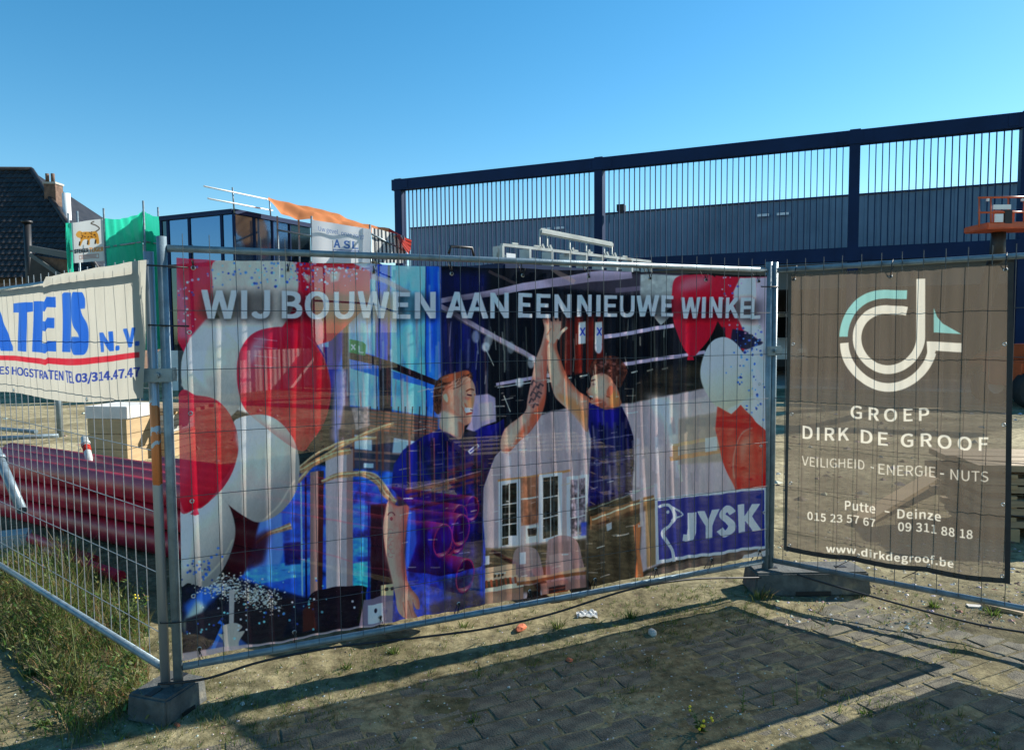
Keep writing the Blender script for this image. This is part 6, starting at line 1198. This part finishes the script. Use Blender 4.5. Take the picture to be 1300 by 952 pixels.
tf(708, 800, 46, .09, .06, 'dark green grass tuft right of the red brick piece'); tf(800, 786, 60, .075, .07, 'bright grass tuft under the fence rail near the white stone'); tf(965, 762, 60, .10, .09, 'long bladed grass tuft in front of the right fence foot', GREEN + DRY); tf(1185, 772, 50, .06, .05, 'bright green tuft under the right fence rail'); tf(1100, 905, 90, .03, .06, 'flat green grass patch in the right shadow'); tf(1260, 782, 60, .07, .07, 'grass tuft beside the wood offcut at the right edge')
tf(500, 832, 50, .05, .045, 'grass tuft on the lit strip below the man in jeans'); tf(440, 850, 40, .05, .04, 'grass tuft further left on the lit strip'); tf(175, 842, 80, .16, .10, 'thick grass tuft at the foot of the left corner posts', GREEN + DRY); tf(1010, 735, 30, .05, .05, 'small grass tuft on the right fence foot edge'); tf(590, 800, 40, .05, .06, 'grass tuft left of the red brick piece'); tf(820, 745, 40, .05, .06, 'grass tuft under the rail below the blue logo'); tf(1040, 775, 40, .05, .12, 'thin grass growing in front of the long fence foot', GREEN + DRY); tf(600, 915, 40, .03, .06, 'dark green tuft in a paving joint at the bottom centre')

# ------------------------------------------------------------ loose stones and litter
def rock(name, px, py, s, m, label, cat, sq=.6, seed=1):
    P_ = gz(px, py); r_ = random.Random(seed); bm = bmesh.new(); bmesh.ops.create_icosphere(bm, subdivisions=2, radius=1)
    for v in bm.verts: v.co = v.co * (1 + r_.uniform(-.18, .18)); v.co = Vector((v.co.x * s[0], v.co.y * s[1], max(v.co.z, -.4) * s[2]))
    o = fin(name, bm, m); o.location = (P_.x, P_.y, h1(P_.x, P_.y) + s[2] * .3); o.rotation_euler = (0, 0, r_.uniform(0, 3)); return tag(o, label, cat)
rock('brick_piece', 661, 803, (.050, .025, .020), M['redbrick'], 'orange red brick piece on the lit strip', 'brick piece', seed=2); rock('brick_piece', 723, 838, (.018, .016, .012), M['redbrick'], 'small dull red brick crumb in the shaded paving', 'brick piece', seed=3); rock('pale_stone', 828, 807, (.030, .022, .024), M['stone'], 'white stone lying in the shade right of the brick pieces', 'stone', seed=4)
rock('pale_stone', 646, 872, (.010, .008, .008), M['stone'], 'tiny white pebble in the middle of the shaded paving', 'stone', seed=5); rock('pale_stone', 308, 897, (.012, .010, .009), M['stone'], 'white pebble on the sand right of the left fence foot', 'stone', seed=6); rock('brick_piece', 225, 922, (.022, .010, .008), M['redbrick'], 'small orange brick chip in front of the left fence foot', 'brick piece', seed=7)
P_ = gz(745, 785); bag = grid_obj('plastic_scrap', lambda u, v: P_ + Vector(((u - .5) * .12, (v - .5) * .07, .015 + .02 * abs(math.sin(u * 9 + v * 4)) + .012 * math.sin(v * 12 + u * 3))), 12, 8, M['sheet']); tag(bag, 'crumpled white plastic scrap under the rail', 'litter')
a, b = gz(1248, 768, .02), gz(1300, 780, .02); o = B('wood_offcut', a, b, .035, .03, M['wood']); tag(o, 'wood offcut lying on the soil at the right edge', 'wood')
a, b = gz(1228, 769, .01), gz(1246, 770, .01); o = B('wood_offcut', a, b, .04, .012, M['stone']); tag(o, 'short whitish board scrap left of the wood offcut', 'wood')
a, b = gz(290, 822), gz(300, 826)
# gravel mass
def grit_mass(name, n, region, smin, smax, label, cols):
    V_ = []; F_ = []; C_ = []; pts = []
    while len(pts) < n:
        p_ = region()
        if p_ is not None: pts.append((p_.x, p_.y))
    A = np.array(pts); Z = height(A[:, 0], A[:, 1]); base_v = [(1, 0, 0), (0, 1, 0), (-1, 0, 0), (0, -1, 0), (0, 0, .8), (0, 0, -.5)]; fs = [(0, 1, 4), (1, 2, 4), (2, 3, 4), (3, 0, 4), (1, 0, 5), (2, 1, 5), (3, 2, 5), (0, 3, 5)]
    for (x, y), z in zip(pts, Z):
        s_ = smin + (smax - smin) * rnd.random() ** 3; a_ = rnd.uniform(0, 3); b = len(V_); sx, sy = rnd.uniform(.7, 1.4), rnd.uniform(.7, 1.2)
        for (vx, vy, vz) in base_v: X = vx * sx * s_; Y = vy * sy * s_; V_.append((x + X * math.cos(a_) - Y * math.sin(a_) + rnd.uniform(-.2, .2) * s_, y + X * math.sin(a_) + Y * math.cos(a_), z + vz * s_ * rnd.uniform(.5, .9)))
        F_ += [tuple(b + i for i in f_) for f_ in fs]; c = [v * rnd.uniform(.8, 1.15) for v in rnd.choice(cols)]; C_ += [tuple(c) + (1,)] * 6
    o = pyd(name, V_, F_, M['grit']); at = o.data.color_attributes.new('tint', 'FLOAT_COLOR', 'POINT'); at.data.foreach_set('color', np.array(C_, np.float32).ravel()); kind(o, 'stuff', label)
GC = [(.40, .37, .30), (.55, .53, .48), (.25, .22, .17), (.33, .27, .19), (.50, .48, .44), (.22, .18, .12), (.16, .14, .11), (.24, .13, .09)]
grit_mass('gravel', 8000, lambda: gz(rnd.uniform(-30, 1330), rnd.uniform(735, 960)), .0012, .008, 'fine gravel strewn over the paving', GC)
def reg2():
    P_ = gz(rnd.uniform(980, 1330), rnd.uniform(640, 800)); return P_ if (P_ - PB).dot(NR) < .5 else None
grit_mass('rubble', 2200, reg2, .003, .018, 'stony rubble along the right fence', GC)
def reg3():
    P_ = gz(rnd.uniform(-30, 1330), rnd.uniform(480, 640)); return P_
grit_mass('site_rubble', 1500, reg3, .01, .07, 'stones scattered over the sandy site', GC)
